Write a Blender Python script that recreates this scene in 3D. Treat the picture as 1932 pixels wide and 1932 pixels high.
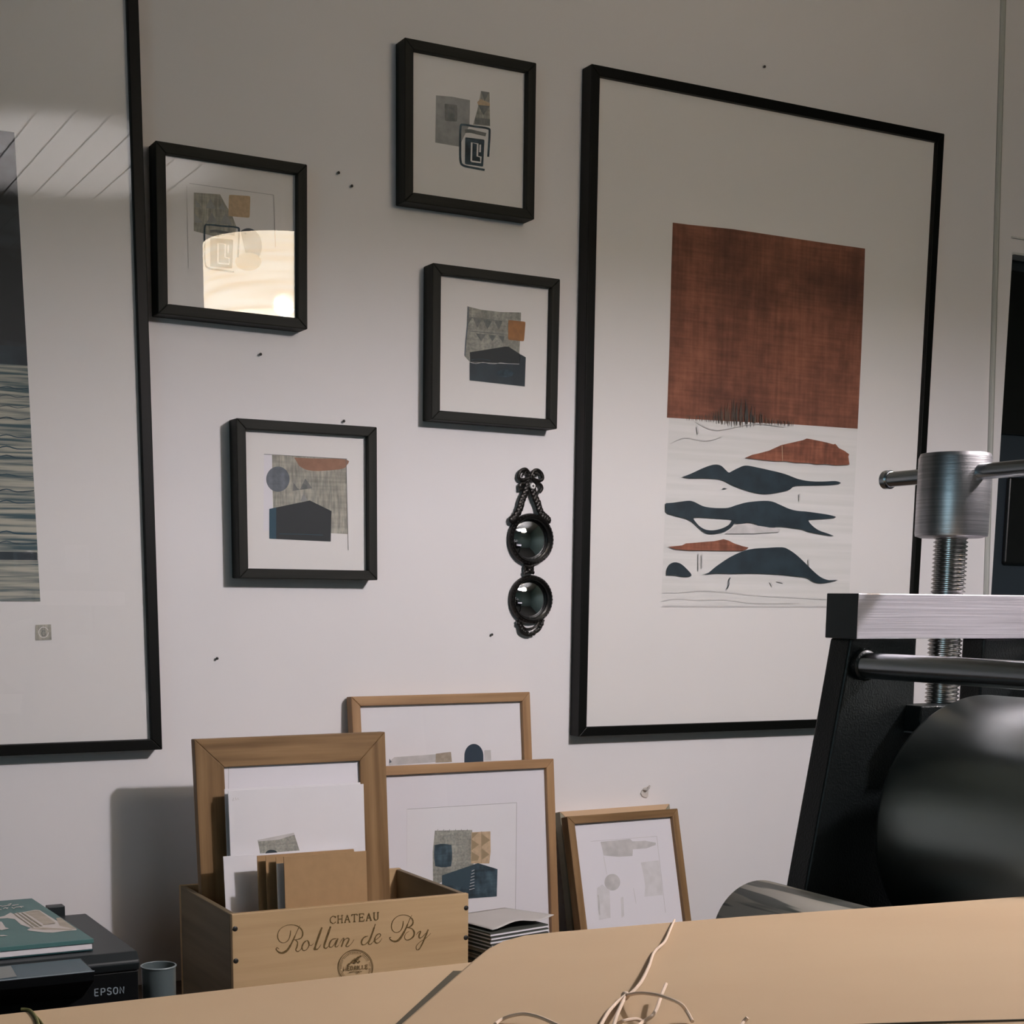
import bpy, bmesh, math, random
from mathutils import Matrix, Vector
random.seed(7)
PI = math.pi
scn = bpy.context.scene
for o in list(bpy.data.objects): bpy.data.objects.remove(o)
COL = scn.collection

# ------------------------------------------------------------------ camera
CAM = Vector((0.0, -2.264898, 1.29))
RX = Vector((0.8815334257, -0.4720204037, 0.0097753659))
DN = Vector((-0.0730481766, -0.1568203023, -0.9849220054))
FW = Vector((0.4664362584, 0.8675275968, -0.1727225681))
F, CX, CY = 2955.7167, 950.53714, 1645.97038      # in pixels of the 1932 frame
cd = bpy.data.cameras.new('camera'); co = bpy.data.objects.new('camera', cd); COL.objects.link(co)
m = Matrix((RX, -DN, -FW)).transposed().to_4x4(); m.translation = CAM
co.matrix_world = m
cd.sensor_fit = 'HORIZONTAL'; cd.sensor_width = 36.0; cd.lens = F / 1932 * 36
cd.shift_x = (966 - CX) / 1932; cd.shift_y = (CY - 966) / 1932
cd.clip_start = .02
scn.camera = co

# ------------------------------------------------------------------ light and exposure
vs = scn.view_settings
scn.display_settings.display_device = 'sRGB'
vs.view_transform = 'Standard'; vs.look = 'None'; vs.gamma = 1; vs.use_curve_mapping = False
vs.exposure = 0.78
LAMP = Vector((1.467, -1.72, 2.016))
w = bpy.data.worlds.new('world'); scn.world = w; w.use_nodes = True
w.node_tree.nodes['Background'].inputs[0].default_value = (.25, .4, .5, 1)
w.node_tree.nodes['Background'].inputs[1].default_value = .3
def light(name, kind, loc, energy, color, **k):
    l = bpy.data.lights.new(name, kind); l.energy = energy; l.color = color
    for a, b in k.items(): setattr(l, a, b)
    o = bpy.data.objects.new(name, l); o.location = loc; COL.objects.link(o); return o
wl = light('window_daylight', 'AREA', (-1.9, -3.2, 1.6), 1.6, (.42, .88, .85), shape='RECTANGLE', size=.9, size_y=1.1)
wl.rotation_euler = (0, math.radians(-90), 0)

sp = light('added_ceiling_spot', 'SPOT', (1.22, -3.0, 1.72), 500, (1.0, .93, .95), shadow_soft_size=.05, spot_size=math.radians(66), spot_blend=.6)  # spot added to brighten the ceiling that the glass mirrors
sp.rotation_euler = (math.radians(180), 0, 0)

# ------------------------------------------------------------------ geometry helpers
def ray(x, y): return RX * ((x - CX) / F) + DN * ((y - CY) / F) + FW
def at_y(x, y, Y): d = ray(x, y); return CAM + d * ((Y - CAM.y) / d.y)
def at_z(x, y, Z): d = ray(x, y); return CAM + d * ((Z - CAM.z) / d.z)
def at_x(x, y, X): d = ray(x, y); return CAM + d * ((X - CAM.x) / d.x)

def pose(loc, yaw=0, lean=0, roll=0):
    r = Matrix.Rotation(yaw, 4, 'Z') @ Matrix.Rotation(lean, 4, 'X') @ Matrix.Rotation(roll, 4, 'Y')
    r.translation = Vector(loc); return r

class MB:
    def __init__(s): s.v = []; s.f = []; s.m = []
    def add(s, vs_, fs, mi=0):
        b = len(s.v); s.v += [tuple(v) for v in vs_]; s.f += [[b + i for i in f] for f in fs]; s.m += [mi] * len(fs)
    def box(s, a, b, mi=0, M=None):
        x0, y0, z0 = a; x1, y1, z1 = b
        vs_ = [Vector(p) for p in ((x0,y0,z0),(x1,y0,z0),(x1,y1,z0),(x0,y1,z0),(x0,y0,z1),(x1,y0,z1),(x1,y1,z1),(x0,y1,z1))]
        if M: vs_ = [M @ v for v in vs_]
        s.add(vs_, [(0,3,2,1),(4,5,6,7),(0,1,5,4),(1,2,6,5),(2,3,7,6),(3,0,4,7)], mi)
    def prism(s, pts, ax, a, b, mi=0):
        """extrude the 2D polygon pts along axis ax from a to b"""
        def P(p, t):
            if ax == 1: return (p[0], t, p[1])
            if ax == 2: return (p[0], p[1], t)
            return (t, p[0], p[1])
        n = len(pts); vs_ = [P(p, a) for p in pts] + [P(p, b) for p in pts]
        s.add(vs_, [list(range(n)), list(range(2*n-1, n-1, -1))] + [(i, n+i, n+(i+1) % n, (i+1) % n) for i in range(n)], mi)
    def ring(s, prof, c, ax='Z', n=48, mi=0, cap=True):
        """lathe: prof = [(radius, along)]"""
        b = []
        for r, t in prof:
            for k in range(n):
                a = 2*PI*k/n; u, v = r*math.cos(a), r*math.sin(a)
                p = {'Z': (u, v, t), 'Y': (u, t, v), 'X': (t, u, v)}[ax]
                b.append((c[0]+p[0], c[1]+p[1], c[2]+p[2]))
        fs = []
        for j in range(len(prof)-1):
            for k in range(n): fs.append((j*n+k, j*n+(k+1) % n, (j+1)*n+(k+1) % n, (j+1)*n+k))
        if cap: fs += [list(range(n-1, -1, -1)), list(range((len(prof)-1)*n, len(prof)*n))]
        s.add(b, fs, mi)
    def tube(s, pts, r, n=8, mi=0, closed=False):
        pts = [Vector(p) for p in pts]; N = len(pts); b = []
        rr = r if isinstance(r, (list, tuple)) else [r]*N
        up = None
        for i, p in enumerate(pts):
            t = (pts[(i+1) % N] - pts[i-1]) if closed else (pts[min(i+1, N-1)] - pts[max(i-1, 0)])
            t.normalize()
            if up is None: up = Vector((0, 0, 1)) if abs(t.z) < .9 else Vector((1, 0, 0))
            u = (up - t*up.dot(t)).normalized(); up = u; v = t.cross(u)
            for k in range(n):
                a = 2*PI*k/n; b.append(p + (u*math.cos(a) + v*math.sin(a))*rr[i])
        fs = []
        for i in range(N if closed else N-1):
            j = (i+1) % N
            for k in range(n): fs.append((i*n+k, i*n+(k+1) % n, j*n+(k+1) % n, j*n+k))
        if not closed: fs += [list(range(n-1, -1, -1)), list(range((N-1)*n, N*n))]
        s.add(b, fs, mi)
    def ball(s, c, r, sc=(1,1,1), mi=0, n=12):
        vs_ = [(c[0], c[1], c[2]+r*sc[2])]; h = n//2
        for j in range(1, h):
            for k in range(n):
                a = PI*j/h; q = 2*PI*k/n
                vs_.append((c[0]+r*sc[0]*math.sin(a)*math.cos(q), c[1]+r*sc[1]*math.sin(a)*math.sin(q), c[2]+r*sc[2]*math.cos(a)))
        vs_.append((c[0], c[1], c[2]-r*sc[2])); e = len(vs_)-1; fs = []
        for k in range(n):
            fs.append((0, 1+k, 1+(k+1) % n)); fs.append((e, 1+(h-2)*n+(k+1) % n, 1+(h-2)*n+k))
        for j in range(h-2):
            for k in range(n): fs.append((1+j*n+k, 1+(j+1)*n+k, 1+(j+1)*n+(k+1) % n, 1+j*n+(k+1) % n))
        s.add(vs_, fs, mi)
    def build(s, name, mats, parent=None, M=None, smooth=False, bevel=0, seg=2, fix=True, angle=40):
        me = bpy.data.meshes.new(name); me.from_pydata(s.v, [], s.f)
        if not isinstance(mats, (list, tuple)): mats = [mats]
        for q in mats: me.materials.append(q)
        for p, i in zip(me.polygons, s.m): p.material_index = i; p.use_smooth = smooth
        if fix:
            bm = bmesh.new(); bm.from_mesh(me); bmesh.ops.recalc_face_normals(bm, faces=bm.faces); bm.to_mesh(me); bm.free()
        me.update()
        if smooth: me.set_sharp_from_angle(angle=math.radians(angle))
        o = bpy.data.objects.new(name, me); COL.objects.link(o)
        if parent is not None: o.parent = parent
        if M is not None: o.matrix_local = M
        if bevel:
            b = o.modifiers.new('bevel', 'BEVEL'); b.width = bevel; b.segments = seg; b.limit_method = 'ANGLE'
        return o

def tag(o, label, cat, group=None):
    o['label'] = label; o['category'] = cat
    if group: o['group'] = group
    return o
def thing(name, label, cat, M=None, group=None):
    o = bpy.data.objects.new(name, None); COL.objects.link(o); o.empty_display_size = .05
    if M is not None: o.matrix_world = M
    return tag(o, label, cat, group)
def struct(o): o['kind'] = 'structure'; return o

def spline(pts, n=6, closed=False):
    """Catmull-Rom through points (tuples of any dimension)"""
    N = len(pts); out = []
    def P(i):
        if closed: return pts[i % N]
        return pts[min(max(i, 0), N-1)]
    for i in range(N if closed else N-1):
        a, b, c, d = P(i-1), P(i), P(i+1), P(i+2)
        for k in range(n):
            t = k/n
            out.append(tuple(.5*((2*b[j]) + (c[j]-a[j])*t + (2*a[j]-5*b[j]+4*c[j]-d[j])*t*t + (3*b[j]-a[j]-3*c[j]+d[j])*t**3) for j in range(len(b))))
    if not closed: out.append(tuple(pts[-1]))
    return out
def ribbon(pts, wd):
    """2D centre line -> list of quads; wd number or list"""
    N = len(pts); L = []; R_ = []
    for i in range(N):
        a = pts[max(i-1, 0)]; b = pts[min(i+1, N-1)]
        dx, dy = b[0]-a[0], b[1]-a[1]; l = math.hypot(dx, dy) or 1
        ww = (wd if not isinstance(wd, (list, tuple)) else wd[min(int(i/(N-1)*(len(wd)-1)+.5), len(wd)-1)])/2
        L.append((pts[i][0]-dy/l*ww, pts[i][1]+dx/l*ww)); R_.append((pts[i][0]+dy/l*ww, pts[i][1]-dx/l*ww))
    return [[L[i], L[i+1], R_[i+1], R_[i]] for i in range(N-1)]

# ------------------------------------------------------------------ materials
def mat(name, base=(.8,.8,.8), rough=.6, metal=0, var=0, vscale=(8,8,8), var2=None, bump=0, bscale=(200,200,200), spec=.5, emit=None, detail=4, lo=.35, hi=.65, coat=0):
    m = bpy.data.materials.new(name); m.use_nodes = True; nt = m.node_tree; b = nt.nodes['Principled BSDF']
    b.inputs['Base Color'].default_value = (*base, 1); b.inputs['Roughness'].default_value = rough
    b.inputs['Metallic'].default_value = metal; b.inputs['Specular IOR Level'].default_value = spec
    b.inputs['Coat Weight'].default_value = coat
    tc = nt.nodes.new('ShaderNodeTexCoord')
    def noise(sc, det=4):
        mp = nt.nodes.new('ShaderNodeMapping'); mp.inputs['Scale'].default_value = sc
        nt.links.new(tc.outputs['Object'], mp.inputs[0])
        n = nt.nodes.new('ShaderNodeTexNoise'); n.inputs['Scale'].default_value = 1; n.inputs['Detail'].default_value = det
        nt.links.new(mp.outputs[0], n.inputs[0]); return n
    if var2 is None and var: var2 = tuple(max(0, c*(1-var)) for c in base)
    if var2 is not None:
        n = noise(vscale, detail); cr = nt.nodes.new('ShaderNodeValToRGB')
        cr.color_ramp.elements[0].position = lo; cr.color_ramp.elements[0].color = (*var2, 1)
        cr.color_ramp.elements[1].position = hi; cr.color_ramp.elements[1].color = (*base, 1)
        nt.links.new(n.outputs[0], cr.inputs[0]); nt.links.new(cr.outputs[0], b.inputs['Base Color'])
    if bump:
        n = noise(bscale, 3); bp = nt.nodes.new('ShaderNodeBump'); bp.inputs['Strength'].default_value = bump; bp.inputs['Distance'].default_value = .002
        nt.links.new(n.outputs[0], bp.inputs['Height']); nt.links.new(bp.outputs[0], b.inputs['Normal'])
    if emit:
        b.inputs['Emission Color'].default_value = (*emit[:3], 1); b.inputs['Emission Strength'].default_value = emit[3]
    return m
def S(r, g, b):
    """sRGB 0-255 to linear"""
    return tuple((c/255/12.92 if c/255 <= .04045 else ((c/255+.055)/1.055)**2.4) for c in (r, g, b))
def weave(m, k):
    """crossed fine scratches multiplied into a material's colour, as in a hand-pulled print"""
    nt = m.node_tree; b = nt.nodes['Principled BSDF']; src = b.inputs['Base Color'].links[0].from_socket; tc = [n for n in nt.nodes if n.type == 'TEX_COORD'][0]
    for sc in ((160,160,9), (9,9,220), (60,60,60)):
        mp = nt.nodes.new('ShaderNodeMapping'); mp.inputs['Scale'].default_value = sc; nt.links.new(tc.outputs['Object'], mp.inputs[0])
        n = nt.nodes.new('ShaderNodeTexNoise'); n.inputs['Scale'].default_value = 1; n.inputs['Detail'].default_value = 6; nt.links.new(mp.outputs[0], n.inputs[0])
        mr = nt.nodes.new('ShaderNodeMapRange'); mr.inputs['From Min'].default_value = .3; mr.inputs['From Max'].default_value = .7; mr.inputs['To Min'].default_value = 1-k; mr.inputs['To Max'].default_value = 1+k*.8; nt.links.new(n.outputs[0], mr.inputs[0])
        mx = nt.nodes.new('ShaderNodeVectorMath'); mx.operation = 'SCALE'; nt.links.new(src, mx.inputs[0]); nt.links.new(mr.outputs[0], mx.inputs['Scale']); src = mx.outputs[0]
    nt.links.new(src, b.inputs['Base Color'])
WALL = mat('painted_wall', (.80,.775,.775), .75, var=.03, vscale=(3,3,3), bump=.05, bscale=(60,60,60))
WALLD = mat('green_grey_wall', (.07,.10,.09), .7)
CEIL = mat('painted_boards', (.72,.70,.70), .6)
FLOOR = mat('floor_boards', (.04,.035,.03), .5, var=.5, vscale=(2,30,1))
BLACK = mat('black_lacquer', (.0026,.0030,.0024), .45, spec=.16)
def wood(name, c1, c2, ax, rough=.5, k=1.0, spec=.3, fine=90):
    sc = [fine*k]*3; sc[ax] = 5*k
    return mat(name, c1, rough, var2=c2, vscale=tuple(sc), detail=6, lo=.3, hi=.7, spec=spec, bump=.15, bscale=tuple(x*2 for x in sc))
DGX = wood('dark_grain_across', (.022,.0225,.018), (.010,.0105,.0085), 0, .6, spec=.2); DGZ = wood('dark_grain_up', (.022,.0225,.018), (.010,.0105,.0085), 2, .6, spec=.2)
OKX = wood('oak_across', (.33,.20,.092), (.15,.082,.032), 0, k=.8); OKZ = wood('oak_up', (.33,.20,.092), (.15,.082,.032), 2, k=.8)
LKX = wood('pale_oak_across', (.46,.28,.14), (.27,.15,.07), 0, k=.7); LKZ = wood('pale_oak_up', (.46,.28,.14), (.27,.15,.07), 2, k=.7)
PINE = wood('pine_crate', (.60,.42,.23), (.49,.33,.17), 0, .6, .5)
PINEY = wood('pine_side_shade', (.26,.20,.12), (.17,.125,.07), 1, .6, .5)  # darker copy of the crate pine, the sides' shade put into its colour
PAPER = mat('white_paper', (.80,.78,.80), .8, var=.02, vscale=(20,20,20)); MAT_ = mat('white_mount', (.78,.755,.79), .85)
CREAM = mat('cream_print_paper', (.80,.775,.755), .85)
GREYLINE = mat('mount_edge_line', (.42,.40,.40), .8)
KRAFT = mat('kraft_paper', (.505,.372,.232), .72, var2=(.475,.343,.212), vscale=(5,5,5), bump=.25, bscale=(9,9,9), spec=.2)
KRAFTC = mat('kraft_card', (.42,.265,.135), .8, var=.08, vscale=(60,60,60), spec=.2)
TWINE = mat('cotton_twine', (.66,.52,.40), .9); OLIVE = mat('olive_twine', (.16,.15,.05), .9); DTHREAD = mat('dark_thread', (.06,.05,.03), .9)
STEEL = mat('brushed_steel', (.60,.58,.60), .38, metal=1, var2=(.44,.43,.45), vscale=(20,20,1100), detail=2, bump=.08, bscale=(20,20,1200))
STEELX = mat('brushed_flat_steel', (.76,.72,.76), .5, metal=.8, var2=(.62,.585,.62), vscale=(10,10,760), detail=3, bump=.12, bscale=(10,10,900))
ROLLM = mat('ground_steel_roller', (.31,.34,.325), .29, metal=1, var2=(.24,.275,.265), vscale=(14,3,14), detail=3)
DARKSTEEL = mat('polished_bar', (.42,.45,.47), .22, metal=1)
SCREW = mat('screw_steel', (.50,.49,.48), .25, metal=1)
CAST = mat('black_enamel', (.005,.007,.007), .36, bump=.25, bscale=(700,700,700), spec=.42)
BEAMEND = mat('dark_end', (.03,.036,.038), .45)  # dark tone for the left end faces of the beams
NAVY = mat('navy_ink', (.011,.022,.030), .6, var2=(.020,.038,.050), vscale=(30,30,30))
NAVY2 = mat('pale_navy_ink', (.055,.095,.12), .7, var2=(.02,.045,.065), vscale=(60,60,60))
TEAL = mat('teal_ink', (.008,.055,.088), .6)
SLATE = mat('slate_ink', (.20,.22,.245), .8, var2=(.13,.145,.165), vscale=(50,50,50))
GREYI = mat('grey_ink', (.36,.36,.35), .8, var2=(.28,.285,.275), vscale=(70,70,70))
GREYD = mat('dark_grey_ink', (.14,.15,.145), .8, var2=(.22,.22,.21), vscale=(120,120,120))
LINEN = mat('linen_print', (.47,.44,.37), .85, var2=(.30,.30,.26), vscale=(320,320,60), detail=5)
LINEN2 = mat('linen_grey_print', (.40,.385,.33), .85, var2=(.27,.275,.245), vscale=(300,300,300), detail=5)
TAN = mat('tan_ink', (.60,.44,.28), .85, var2=(.50,.37,.24), vscale=(200,200,200)); TAND = mat('tan_dark_ink', (.36,.27,.16), .85)
ORANGE = mat('orange_ink', (.40,.19,.075), .8, var2=(.30,.15,.07), vscale=(90,90,90))
RUST = mat('rust_ink', (.35,.130,.075), .8, var2=(.13,.05,.032), vscale=(6,6,6), detail=5, lo=.33, hi=.66)
weave(RUST, .17)
RUST2 = mat('rust_scrap', (.29,.105,.06), .8, var2=(.20,.07,.04), vscale=(60,60,30))
SMUDGE = mat('smudge_ink', (.20,.11,.07), .85, var2=(.06,.06,.055), vscale=(70,70,12), detail=7)
PLATE = mat('wood_grain_tone', (.775,.757,.735), .85, var2=(.70,.69,.66), vscale=(3,3,90), detail=5, lo=.35, hi=.6)
FAINT = mat('faint_pencil_tone', (.62,.595,.585), .85, var2=(.50,.485,.475), vscale=(60,60,60))
FAINT2 = mat('fainter_pencil_tone', (.72,.70,.71), .85, var2=(.65,.63,.63), vscale=(80,80,80))
weave(LINEN, .16); weave(LINEN2, .16); weave(NAVY2, .3); weave(RUST2, .2); weave(SLATE, .15)
STRIPE = mat('striped_blue_wash', (.48,.46,.38), .85, var2=(.07,.115,.13), vscale=(8,8,210), detail=7, lo=.38, hi=.60)
NBLOCK = mat('night_blue_block', (.010,.014,.017), .6, var2=(.045,.06,.075), vscale=(6,6,14), lo=.3, hi=.45)
BURN = mat('branded_ink', (.095,.055,.012), .8, var2=(.17,.105,.03), vscale=(300,300,300))
NAIL = mat('dark_nail', (.015,.013,.010), .5)
IRON = mat('dark_bronze', (.020,.018,.016), .35, metal=.6, bump=.4, bscale=(300,300,300))
MIRROR = mat('mirror_glass', (.75,.78,.80), .03, metal=1)
WHITEP = mat('white_plastic', (.75,.73,.70), .5)
PRN = mat('printer_black', (.004,.0045,.005), .4, spec=.25, bump=.06, bscale=(500,500,500)); PRL = mat('printer_lid', (.014,.019,.021), .40, spec=.5)
PANEL = mat('panel_glass', (.06,.10,.125), .25); PSCR = mat('panel_screen', (.24,.25,.235), .3)
LOGO = mat('silver_lettering', (.28,.33,.36), .5)
BOOKT = mat('teal_cover', (.085,.205,.19), .42, var2=(.07,.17,.165), vscale=(8,8,8)); BOOKD = mat('dark_teal_spine', (.006,.05,.055), .5)
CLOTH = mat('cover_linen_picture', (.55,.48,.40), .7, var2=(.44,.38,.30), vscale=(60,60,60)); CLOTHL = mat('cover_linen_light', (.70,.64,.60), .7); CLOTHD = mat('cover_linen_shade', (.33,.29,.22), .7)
BROWNL = mat('brown_card_leaf', (.40,.34,.26), .85)
BROWN = mat('kraft_mount_edge', (.30,.245,.18), .8); DGREY = mat('dark_back_card', (.06,.065,.055), .8)
DOORM = mat('navy_door', (.022,.030,.038), .4); DOORB = mat('black_pane', (.004,.004,.004), .3)
TABLE = wood('bench_top', (.10,.065,.04), (.07,.045,.03), 0); LEGM = mat('dark_leg', (.05,.045,.04), .5)
CABLE = mat('grey_cable', (.42,.43,.40), .6)
ROLLSHEET = mat('grey_sheet_reflections', (.09,.10,.09), .36, var2=(.47,.44,.38), vscale=(105,6,85), detail=2, lo=.51, hi=.545)  # dark reflections painted in as stretched noise streaks

def glassmat(name, tint=(1,1,1), rough=0.0, ior=1.5):
    m = bpy.data.materials.new(name); m.use_nodes = True; nt = m.node_tree; nt.nodes.clear()
    o = nt.nodes.new('ShaderNodeOutputMaterial'); mx = nt.nodes.new('ShaderNodeMixShader'); t = nt.nodes.new('ShaderNodeBsdfTransparent')
    g = nt.nodes.new('ShaderNodeBsdfGlossy'); fr = nt.nodes.new('ShaderNodeFresnel'); fr.inputs[0].default_value = ior
    t.inputs[0].default_value = (*tint, 1); g.inputs['Roughness'].default_value = rough
    ge = nt.nodes.new('ShaderNodeNewGeometry'); iv = nt.nodes.new('ShaderNodeMath'); iv.operation = 'SUBTRACT'; iv.inputs[0].default_value = 1; nt.links.new(ge.outputs['Backfacing'], iv.inputs[1])
    ml = nt.nodes.new('ShaderNodeMath'); ml.operation = 'MULTIPLY'; nt.links.new(fr.outputs[0], ml.inputs[0]); nt.links.new(iv.outputs[0], ml.inputs[1])
    nt.links.new(ml.outputs[0], mx.inputs[0]); nt.links.new(t.outputs[0], mx.inputs[1]); nt.links.new(g.outputs[0], mx.inputs[2]); nt.links.new(mx.outputs[0], o.inputs[0])
    return m
GLASS = glassmat('picture_glass', ior=1.56)
CUPG = glassmat('cloudy_plastic', (.72,.80,.82), .15, 1.5)

CUPD = mat('cloudy_plastic_wall', (.13,.165,.17), .3); CUPD.node_tree.nodes['Principled BSDF'].inputs['Alpha'].default_value = .7
def lampshade_mat():
    m = bpy.data.materials.new('lit_paper_shade'); m.use_nodes = True; nt = m.node_tree; b = nt.nodes['Principled BSDF']
    b.inputs['Base Color'].default_value = (.5,.42,.34,1); b.inputs['Roughness'].default_value = .8
    tc = nt.nodes.new('ShaderNodeTexCoord'); mp = nt.nodes.new('ShaderNodeMapping'); mp.inputs['Scale'].default_value = (4,4,70)
    n = nt.nodes.new('ShaderNodeTexNoise'); n.inputs['Scale'].default_value = 1; n.inputs['Detail'].default_value = 4
    cr = nt.nodes.new('ShaderNodeValToRGB'); cr.color_ramp.elements[0].position = .3; cr.color_ramp.elements[1].position = .7
    cr.color_ramp.elements[0].color = (.80,.62,.40,1); cr.color_ramp.elements[1].color = (1,.93,.78,1)
    nt.links.new(tc.outputs['Object'], mp.inputs[0]); nt.links.new(mp.outputs[0], n.inputs[0]); nt.links.new(n.outputs[0], cr.inputs[0])
    nt.links.new(cr.outputs[0], b.inputs['Emission Color']); b.inputs['Emission Strength'].default_value = 10.5
    o = nt.nodes['Material Output']; mx = nt.nodes.new('ShaderNodeMixShader'); mx.inputs[0].default_value = .10; tr = nt.nodes.new('ShaderNodeBsdfTransparent'); tr.inputs[0].default_value = (1,.85,.7,1)
    nt.links.new(b.outputs[0], mx.inputs[1]); nt.links.new(tr.outputs[0], mx.inputs[2]); nt.links.new(mx.outputs[0], o.inputs['Surface'])
    return m
SHADE = lampshade_mat()
BULB = mat('lit_bulb', (1,1,1), .5, emit=(1,.955,1.05,1400))

def ceiling_mat():
    nt = CEIL.node_tree; b = nt.nodes['Principled BSDF']; tc = nt.nodes.new('ShaderNodeTexCoord'); sp = nt.nodes.new('ShaderNodeSeparateXYZ')
    nt.links.new(tc.outputs['Object'], sp.inputs[0])
    a = nt.nodes.new('ShaderNodeMath'); a.operation = 'MULTIPLY'; a.inputs[1].default_value = 10.5; nt.links.new(sp.outputs[0], a.inputs[0])
    f = nt.nodes.new('ShaderNodeMath'); f.operation = 'FRACT'; nt.links.new(a.outputs[0], f.inputs[0])
    g = nt.nodes.new('ShaderNodeMath'); g.operation = 'LESS_THAN'; g.inputs[1].default_value = .06; nt.links.new(f.outputs[0], g.inputs[0])
    mx = nt.nodes.new('ShaderNodeMix'); mx.data_type = 'RGBA'; mx.inputs['A'].default_value = (.17,.17,.165,1); mx.inputs['B'].default_value = (.0,.0,.0,1)
    nt.links.new(g.outputs[0], mx.inputs['Factor']); nt.links.new(mx.outputs['Result'], b.inputs['Base Color'])
ceiling_mat()

# ------------------------------------------------------------------ the room
X0, X1, Y1, H = -2.0, 3.2, -4.4, 2.62
DX0 = at_y(1910, 480, 0).x; DZ = at_y(1910, 480, 0).z; DX1 = DX0 + .82
b = MB()
b.box((X0, 0, 0), (DX0, .12, H)); b.box((DX1, 0, 0), (X1, .12, H)); b.box((DX0, 0, DZ), (DX1, .12, H))
struct(b.build('wall_back', WALL))
b = MB(); b.box((X0-.1, Y1, 0), (X0, .12, H)); struct(b.build('wall_left', WALLD))
b = MB(); b.box((X1, Y1, 0), (X1+.1, .12, H)); struct(b.build('wall_right', WALLD))
b = MB(); b.box((X0-.1, Y1-.1, 0), (X1+.1, Y1, H)); struct(b.build('wall_near', WALLD))
b = MB(); b.box((X0-.1, Y1-.1, -.1), (X1+.1, .5, 0)); struct(b.build('floor', FLOOR))
b = MB(); b.box((X0-.1, Y1-.1, H), (X1+.1, .5, H+.1)); struct(b.build('ceiling', CEIL))
# dark doorway at the right edge
b = MB(); b.box((DX0, .035, 0), (DX1, .075, DZ)); door = struct(b.build('door_1', DOORM))
zs = at_y(1900, 820, .035).z
b = MB(); b.box((DX0+.01, .028, zs), (DX1-.03, .0349, DZ-.02)); b.build('door_pane', DOORB, door, bevel=.002)
p0 = at_y(1903, 900, .028); p1 = at_y(1903, 1065, .028)
b = MB(); b.box((p0.x, .024, p1.z), (DX1-.1, .0349, p0.z)); b.build('door_panel', DOORB, door, bevel=.012, seg=4)
b = MB(); b.box((DX0-.002, -.006, DZ-.001), (DX1+.05, 0, DZ+.003)); b.box((DX0-.006, -.004, DZ+.028), (DX1+.06, 0, DZ+.031))
struct(b.build('trim_1', mat('door_head_paint', (.62,.62,.60), .6)))
b = MB(); b.box((X0+.001, -3.75, 1.0), (X0+.02, -2.65, 2.1)); win = struct(b.build('window_1', mat('daylight_pane', (.3,.4,.45), .2, emit=(.55,.8,1.0,1.2))))
b = MB()
for a_, c_ in (((-3.82, .93), (-3.75, 2.17)), ((-2.65, .93), (-2.58, 2.17)), ((-3.75, .93), (-2.65, 1.0)), ((-3.75, 2.1), (-2.65, 2.17)), ((-3.22, 1.0), (-3.18, 2.1))):
    b.box((X0+.001, a_[0], a_[1]), (X0+.035, c_[0], c_[1]))
b.build('window_frame', WHITEP, win, bevel=.004)
wl.location = (X0+.06, -3.2, 1.55)
# thin grey cable running down the wall
pa = at_y(1893, 0, -.004); pb = at_y(1855, 1310, -.004); d = (pb - pa)
b = MB(); b.tube([pa - d*.2, pb + d*.3], .0052, 8)
tag(b.build('wall_cable', CABLE, smooth=True), 'thin grey cable running down the wall left of the dark doorway', 'cable')

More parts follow.
